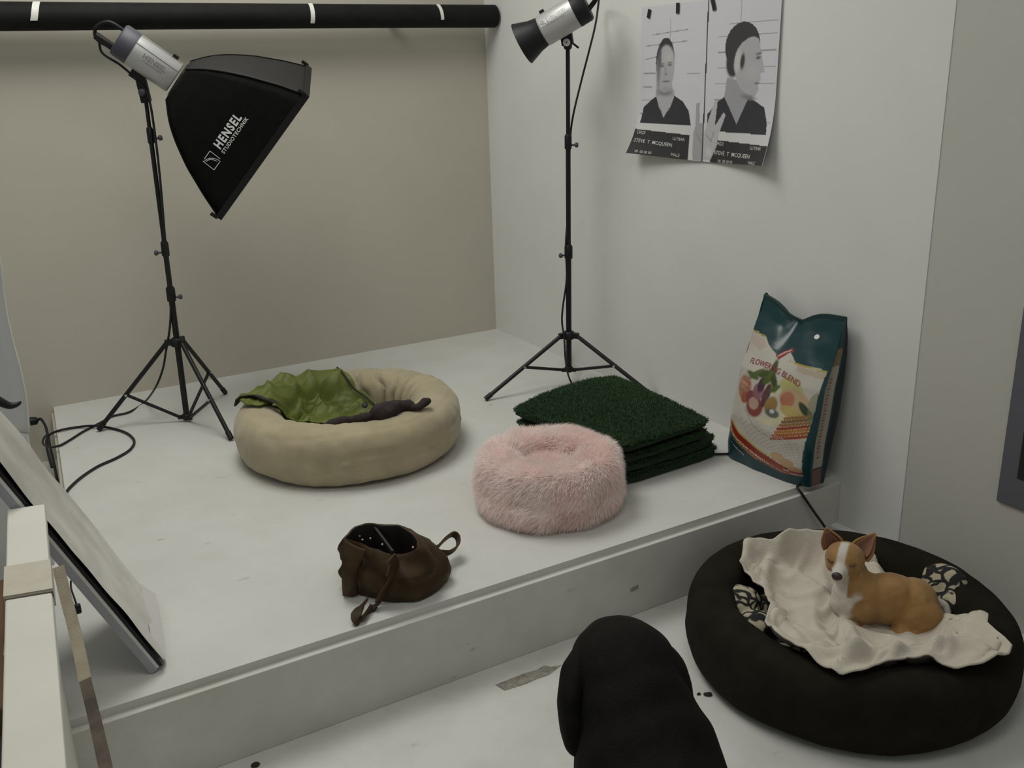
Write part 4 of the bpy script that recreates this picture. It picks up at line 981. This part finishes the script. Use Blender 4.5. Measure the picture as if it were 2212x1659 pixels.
bp_ = [(1592,1240,.16),(1600,1215,.19),(1606,1182,.215),(1640,1177,.215),(1672,1184,.21),(1704,1160,.23),(1740,1158,.23),(1785,1170,.22),(1815,1195,.16),(1850,1232,.11),(1930,1270,.10),(1990,1312,.10),(2030,1345,.13),(2075,1345,.165),(2124,1340,.20),(2128,1362,.21),(2160,1385,.215),(2186,1408,.215),(2180,1428,.205),(2120,1452,.195),(2060,1460,.19),(2010,1436,.20),(1960,1432,.20),(1905,1450,.195),(1870,1472,.185),(1815,1474,.185),(1770,1450,.19),(1720,1418,.195),(1672,1392,.185),(1655,1360,.17),(1662,1325,.15),(1650,1290,.15),(1620,1262,.155)]
bl = drape(bp_, zg, 'blanket', MT['blanket'], None, 100, 280, bf, .005, .010, center=at(1850, 1330, 2, .13)[:2], smooth_r=.035)
tag(bl, 'crumpled cream fleece blanket spread in the brown dog bed under the tan dog', 'blanket')

# ==================================================================== tan dog
PXM = 1.0/834
def dp(px, py, z_, toward=0.0):
    """survey point at height z_, moved toward the viewer's side of the room by some metres"""
    p_ = at(px, py, 2, z_); return p_ - CR[2]*toward
dog = thing('dog', 'small tan dog with white chest and blaze lying on the cream blanket', 'dog', (DOGC[0], DOGC[1], .10))
fw = -unit(A([CR[2][0], CR[2][1], 0])); rt = unit(A([CR[0][0], CR[0][1], 0])); UP = A([0, 0, 1.])
# body axis runs from the chest (photo left) to the rump (photo right)
ch = at(1836, 1292, 2, .172); rp0 = at(1985, 1302, 2, .168); bx_ = unit(A([(rp0-ch)[0], (rp0-ch)[1], 0])); by_ = np.cross(UP, bx_)   # by_ away from viewer
if by_@fw > 0: by_ = -by_
b = MB()
b.sphere(ch+bx_*.035, (.068, .056, .070), 14, [bx_, by_, UP]); b.sphere(ch+bx_*.095+UP*.004, (.085, .058, .070), 14, [bx_, by_, UP])
b.sphere(rp0-bx_*.015+UP*.0, (.062, .060, .066), 14, [bx_, by_, UP]); b.sphere(rp0+bx_*.012-UP*.02, (.045, .052, .050), 14, [bx_, by_, UP])
hd = at(1825, 1206, 2, .283)
b.limb([(ch+bx_*.030+UP*.020, .056), (ch+bx_*.008+UP*.045+by_*.010, .046), (hd-UP*.022+bx_*.010+by_*.018, .040)])
b.limb([(ch-bx_*.012-UP*.020+by_*.012, .036), (ch+UP*.01-bx_*.006+by_*.016, .038)])       # white chest
# head: skull, brow, muzzle toward the viewer and down
mz = unit(fw*.84 - rt*.50 + UP*.10); hr = unit(np.cross(UP, mz)); hr = hr if hr@rt > 0 else -hr; hu = unit(np.cross(mz, hr)); hu = hu if hu[2] > 0 else -hu
b.sphere(hd, (.050, .048, .044), 14, [hr, mz, hu]); b.sphere(hd+hr*.022-hu*.016+mz*.006, (.024, .026, .026), 10, [hr, mz, hu]); b.sphere(hd-hr*.022-hu*.016+mz*.006, (.024, .026, .026), 10, [hr, mz, hu])
tip = hd+mz*.072-hu*.022
b.limb([(hd+mz*.022-hu*.012, .030), (hd+mz*.050-hu*.019, .0205), (tip, .0165)])
b.sphere(hd+mz*.052-hu*.030, (.0150, .022, .010), 9, [hr, mz, hu])
# forelegs tucked out to the front, haunch and hind foot
fl_ = ch+bx_*.030-by_*.040-UP*.020
b.limb([(fl_+UP*.01, .030), (at(1872, 1335, 2, .115), .023), (at(1862, 1352, 2, .106), .017), (at(1850, 1362, 2, .104), .0145), (at(1838, 1366, 2, .104), .013)])
b.limb([(ch-by_*.005-UP*.03, .026), (at(1826, 1348, 2, .106), .018), (at(1806, 1356, 2, .106), .014)])
hc = rp0-by_*.040-UP*.020-bx_*.006
b.sphere(hc, (.058, .028, .052), 14, [unit(bx_+UP*.15), by_, unit(UP-bx_*.15)])
b.limb([(hc-bx_*.042-UP*.020, .022), (at(1948, 1372, 2, .108), .018), (at(1975, 1378, 2, .106), .016)])
b.limb([(at(1928, 1366, 2, .106), .013), (at(1945, 1374, 2, .104), .0150), (at(1972, 1378, 2, .104), .016)])
body, wco = remesh(b, 'body', MT['dogcoat'], dog, .0042, 5, .0012, 60)
tan = A([.31, .165, .055]); tan_l = A([.37, .215, .078]); wht = A([.60, .555, .50]); rel = wco-hd; hxx = rel@hr; hyy = rel@mz; hzz = rel@hu
nz_ = np.array([noise.noise(Vector(c*30)) for c in wco]); nz2 = np.array([noise.noise(Vector(c*90)) for c in wco])
C = np.tile(tan, (len(wco), 1)) + (tan_l-tan)*np.clip(.5+nz_[:, None]+.35*nz2[:, None], 0, 1)
def mixw(k):
    global C
    k = np.clip(k, 0, 1)[:, None]; C = C*(1-k)+wht*k
inhead = (np.linalg.norm(rel, axis=1) < .10) & (hyy > -.03)
mixw(np.where(inhead & (hyy > .0), 1-(np.abs(hxx+.002)-(.0085+.010*np.clip(-hzz/.03, 0, 1)))/.004, 0))            # blaze
mixw(np.where(inhead, (hyy-.046)/.008, 0)); mixw(np.where(inhead, np.minimum((hyy-.03)/.006, (-.026-hzz)/.008), 0))    # muzzle, chin
rc_ = wco-ch; along = rc_@bx_; dep_ = rc_@by_
lim = .008+.030*np.clip((rc_[:, 2]-.0)/.09, -.6, .35)+nz_*.012
mixw(np.where((~inhead | (hyy < .012)) & (wco[:, 2] < hd[2]-.030), (lim-along)/.008, 0)*(dep_ < .06))                    # chest, throat
C4 = np.c_[C, np.ones(len(C))]; set_col(body.data, C4)
nb = MB().sphere(tip+mz*.0145+hu*.005, (.0135, .0085, .0105), 10, [hr, mz, hu]); nb.build('nose', MT['nose'], dog)
for s_ in (-1, 1):
    e_ = hd+hr*s_*.0250+mz*.0415+hu*.0030
    MB().tube([e_-hr*.0095+hu*.001-mz*.003, e_-hr*.004-hu*.0022+mz*.0015, e_+hr*.004-hu*.0020+mz*.0010, e_+hr*.0095+hu*.0015-mz*.004], .0024, 6, 4).build('closed_eye', MT['eyelid'], dog)
MB().tube([tip-hu*.011-hr*.010, tip-hu*.013+mz*.008, tip-hu*.011+hr*.010], .0013, 6, 4).build('mouth', MT['eyelid'], dog)
def ear(tip_px, z_, s_):
    base_c = hd+hr*s_*.034+hu*.020-mz*.014; t_ = at(*tip_px, 2, z_); L_ = t_-base_c; wd = unit(np.cross(L_, mz)); bk = unit(np.cross(wd, L_)); bk = bk if bk@mz > 0 else -bk
    def blade(scale, fwd):
        rows = []
        for k in np.linspace(-.12, 1, 14):
            w_ = scale*.027*max(.04, (1-max(k, 0)**1.25))*(1+.25*math.sin(math.pi*max(k, 0))); row = []
            for j in np.linspace(-1, 1, 11): row.append(base_c+L_*k+wd*w_*j+bk*(fwd-.014*(1-j*j)*(1-max(k, 0))*1.0 + .004*j*0))
            rows.append(row)
        return A(rows)
    eb = MB().grid(blade(1, 0)).build('ear', mat('tan_ear', (.30, .155, .055), .85), dog, solid=.005)
    MB().grid(blade(.74, .0035)[1:-2]).build('inner_ear', MT['ear_in'], eb, solid=.0015)
ear((1784, 1141), .350, -1); ear((1891, 1152), .343, 1)
tl = [rp0+bx_*.045+by_*.010-UP*.0, rp0+bx_*.066+by_*.004-UP*.008, rp0+bx_*.070-by_*.012-UP*.030, rp0+bx_*.060-by_*.020-UP*.052]
MB().tube(tl, lambda t: .012-.006*t, 10).build('tail', mat('white_tail', (.58, .54, .48), .9), dog)

# ================================================================== black dog
def bdp(px, py, d): return CAM + d*(CR.T @ A([(px-1106)/F_PX, (py-829.5)/F_PX, 1.]))
hB = bdp(1346, 1442, 1.50)                                                     # skull
fB = unit(A([CR[2][0], CR[2][1], 0])); rB = unit(A([CR[0][0], CR[0][1], 0]))   # dog looks away, into the room
bd = thing('dog', 'black dog seen from behind in the foreground, head toward the platform', 'dog', (hB[0]-fB[0]*.35, hB[1]-fB[1]*.35, 0))
b = MB(); nk = bdp(1374, 1540, 1.46); nk2 = bdp(1400, 1650, 1.43)
b.sphere(hB, (.086, .098, .074), 16, [rB, fB, UP]); b.sphere(hB+fB*.045+UP*.004, (.066, .07, .05), 12, [rB, fB, UP])
b.limb([(hB+fB*.085-UP*.050, .046), (hB+fB*.125-UP*.090, .036), (hB+fB*.15-UP*.115, .030)])                          # muzzle, dropped
b.limb([(hB-UP*.012, .072), (nk, .094), (nk2, .115)])                                                              # neck
sh_ = nk2-fB*.10-UP*.055+rB*.01; tc_ = sh_-fB*.17-UP*.02; tr_ = tc_-fB*.30-UP*.015
b.limb([(nk2, .112), (sh_, .128), (tc_, .130), ((tc_+tr_)/2, .118), (tr_, .108)])
zc = sh_[2]
for s_ in (-1, 1):
    q = sh_+rB*(.075*s_); b.limb([(A([q[0], q[1], zc-.06]), .070), (A([q[0], q[1], zc-.16]), .045), (A([*(q-fB*.01)[:2], .17]), .034), (A([*q[:2], .07]), .028), (A([*(q+fB*.015)[:2], .030]), .030), (A([*(q+fB*.05)[:2], .024]), .024)])
    q = tr_+rB*(.070*s_); b.limb([(A([q[0], q[1], zc-.08]), .080), (A([*(q+fB*.05)[:2], zc-.17]), .056), (A([*(q-fB*.055)[:2], .14]), .032), (A([*(q-fB*.03)[:2], .06]), .026), (A([*(q+fB*.0)[:2], .028]), .029), (A([*(q+fB*.04)[:2], .023]), .023)])
b.limb([(tr_-fB*.08+UP*.02, .040), (tr_-fB*.20-UP*.03, .030), (tr_-fB*.34-UP*.14, .018)])
remesh(b, 'body', MT['blackdog'], bd, .009, 7, .003, 22)
def bear(s_, pts):
    b = MB()
    for (px, py, d), r in pts: b.sphere(bdp(px, py, d), (.022, r*1.15, r), 10, [rB, fB, UP])
    for (p0_, r0), (p1_, r1) in zip(pts, pts[1:]):
        for k in (.25, .5, .75):
            q0_ = bdp(*p0_)*(1-k)+bdp(*p1_)*k; r = r0*(1-k)+r1*k; b.sphere(q0_, (.022, r*1.15, r), 10, [rB, fB, UP])
    remesh(b, 'ear', MT['blackdog'], bd, .006, 6, .002, 30)
bear(-1, [((1258, 1430, 1.49), .026), ((1240, 1470, 1.48), .036), ((1233, 1515, 1.47), .040), ((1237, 1560, 1.46), .036), ((1247, 1600, 1.45), .024)])
bear(1, [((1435, 1425, 1.50), .026), ((1456, 1460, 1.49), .034), ((1466, 1495, 1.48), .036), ((1474, 1535, 1.47), .030), ((1480, 1565, 1.46), .018)])
for s_ in (-1, 1): MB().sphere(hB+fB*.100+rB*s_*.036-UP*.012, .011, 8).build('eye', MT['black_plastic'], bd)
MB().sphere(hB+fB*.176-UP*.115, (.020, .012, .014), 8, [rB, fB, UP]).build('nose', MT['black_plastic'], bd)

# ====================================================== things at the left edge
# low white cabinet whose top runs toward the viewer
pt = thing('low_cabinet', 'low white cabinet top with a taped joint, at the left edge of the picture', 'cabinet', (-2.45, -2.7, 0))
f0, f1, n0, n1 = A([-2.327, -2.200]), A([-2.260, -2.214]), A([-2.396, -3.35]), A([-2.322, -3.37])
def lerp2(k): return f0+(n0-f0)*k, f1+(n1-f1)*k
l_, r_ = lerp2(.34)
MB().prism([f0, f1, r_, l_], .672, .70).build('top_board', MT['counter'], pt, False, bevel=.003)
MB().prism([l_, r_, n1, n0], .671, .699).build('top_board', MT['counter'], pt, False, bevel=.003)
wl = A([-.075, 0]); MB().prism([f0+A([.02, -.02]), f0+A([.035, -.02]), n0+A([.035, .02]), n0+A([.02, .02])], 0, .6725).build('side_panel', MT['counter'], pt, False)
la, ra = lerp2(.235); lb_, rb_ = lerp2(.335)
MB().prism([la-A([.002, 0]), ra+A([.0022, 0]), rb_+A([.0022, 0]), lb_-A([.002, 0])], .669, .7025).build('joint_tape', MT['tape_beige'], pt, False)
lc, rc2 = lerp2(.342); MB().prism([lb_-A([0, .001]), rb_+A([.002, .001]), rc2+A([.002, 0]), lc], .69, .7012).build('joint_gap', mat('joint_dark_line', (.16, .14, .11), .9), pt, False)  # thin dark line along the taped joint
# framed print leaning against it
B0, B1 = A([-2.090, -2.200, PZ+.012]), A([-2.066, -1.880, PZ+.012]); ud = unit(A([-.40, 0, .917])); ld = unit(B1-B0); nd = unit(np.cross(ld, ud)); nd = nd if nd[0] > 0 else -nd
Wd = .325; Ht = .63; fpc = lambda a, c, d=0: B0+ld*a+ud*c+nd*d
lp = thing('framed_print', 'framed print in a clear sleeve leaning against the low white cabinet', 'framed print', B0+ld*Wd/2)
def slab(name, a0, a1, c0, c1, d0, d1, mt, parent=lp):
    c_ = fpc((a0+a1)/2, (c0+c1)/2, (d0+d1)/2); return MB().box(c_, (a1-a0, c1-c0, d1-d0), [ld, ud, nd]).build(name, mt, parent, False, bevel=.001)
slab('backing_board', 0, Wd, 0, Ht, -.030, -.014, MT['frame_grey'])
slab('white_mount', .001, Wd-.001, .004, Ht, -.014, -.006, MT['paper_white'])
slab('black_spacer', .0, Wd, .004, Ht, -.006, .002, MT['black_plastic'])
Gs = A([[fpc(a, c, .009+.004*noise.noise(Vector((a*14, c*9, 0)))) for a in np.linspace(.002, Wd-.002, 16)] for c in np.linspace(.010, Ht, 30)])
MB().grid(Gs).build('clear_sleeve', MT['glossy'], lp)
MB().grid(A([[fpc(a, c, .008+.012*(1-c/.05)*(a/Wd)) for a in np.linspace(.02, Wd+.01, 14)] for c in np.linspace(-.002, .05, 5)])).build('sleeve_flap', mat('sleeve_edge', (.62, .60, .60), .25), lp)
# tan strap hanging down the cabinet's side
sp = [at(126, 1225, 1, -2.34), at(142, 1290, 1, -2.40), at(158, 1350, 1, -2.46), at(172, 1410, 1, -2.53), at(184, 1470, 1, -2.60), at(199, 1530, 1, -2.68), at(213, 1590, 1, -2.76), at(228, 1659, 1, -2.86), at(240, 1730, 1, -2.95)]
st_ = thing('strap', 'tan webbing strap with a black clip hanging beside the low white cabinet', 'strap', sp[-1])
MB().ribbon(sp[:5], [A([.9, .1, .2])]*5, .021, .004).build('webbing', MT['strap_tan'], st_)
MB().ribbon(sp[4:], [A([.9, .1, .2])]*5, .019, .005).build('leather_end', mat('dark_strap', (.13, .10, .075), .8, (.06, .045, .038), 20), st_)
cl_ = at(168, 1315, 1, -2.41); MB().box(cl_, (.012, .010, .020)).build('clip', MT['black_plastic'], st_, bevel=.003)
MB().tube([at(153, 1255, 1, -2.35), at(154, 1272, 1, -2.37), at(162, 1296, 1, -2.40), cl_], .002, 6).build('clip_cord', MT['black_plastic'], st_)
# curved white reflector board standing beyond the frame
wb = thing('reflector_board', 'curved white reflector board standing behind the framed print at the left edge', 'reflector', (-2.32, -1.45, 0))
ed = [at(70, 985, 1, -1.5), at(64, 930, 1, -1.5), at(60, 870, 1, -1.5), at(47, 800, 1, -1.5), at(30, 735, 1, -1.5), at(14, 660, 1, -1.5), at(2, 560, 1, -1.5), at(-20, 440, 1, -1.5)]
ed = [A([*(ed[0]+A([.005, 0, 0]))[:2], .0])] + ed
Gw = A([[e_+A([-.34*k, .05*math.sin(k*3), 0])+A([0, .02*k, 0]) for k in np.linspace(0, 1, 12)] for e_ in spline(ed, 5)])
MB().grid(Gw).build('board', MT['paper_white'], wb, solid=.008)
hk = [at(-18, 858, 1, -1.62), at(0, 868, 1, -1.62), at(20, 876, 1, -1.62), at(36, 874, 1, -1.62), at(46, 867, 1, -1.62)]
MB().tube(hk, lambda t: .0125*(1-t)**.6+.001, 10).build('black_grip', MT['black_plastic'], wb)
sl = [at(8, 1047, 1, -1.9), at(24, 1052, 1, -1.9), at(40, 1075, 1, -1.9), at(56, 1110, 1, -1.9)]
MB().ribbon(sl, (0, .1, -1), .030, .004).build('grey_binding', mat('grey_binding', (.13, .13, .16), .6), wb)
# corner of a shelf with boxes beyond the partition
sh = thing('storage_box', 'brown cardboard box beyond the low white cabinet, at the extreme left edge', 'box', (-2.42, -2.6, 0))
MB().prism([(-2.346, -2.30), (-2.60, -2.30), (-2.65, -2.75), (-2.372, -2.75)], 0, .60).build('carton', MT['brown_box'], sh, False, bevel=.004)
MB().prism([(-2.344, -2.48), (-2.36, -2.48), (-2.37, -2.60), (-2.351, -2.60)], .30, .605).build('label_strip', MT['paper_white'], sh, False)
tag(MB().prism([(-2.376, -2.79), (-2.66, -2.79), (-2.70, -3.3), (-2.402, -3.3)], 0, .58).build('dark_crate', mat('dark_crate', (.02, .014, .012), .7), None, False, bevel=.004), 'dark crate beside the low white cabinet at the lower left corner', 'crate')

# ----------------------------------------------------- grey screen on side wall
q = at(2160, 1078, 0, .012); sc = thing('wall_screen', 'dark grey framed panel on the right wall at the edge', 'wall panel', (.012, q[1]-.3, q[2]))
MB().box((.006, q[1]-.3, q[2]+.27), (.024, .60, .54)).build('frame', MT['screen_frame'], sc, False, bevel=.003)
MB().box((-.006, q[1]-.3, q[2]+.295), (.004, .50, .42)).build('panel', MT['screen_dark'], sc, False)
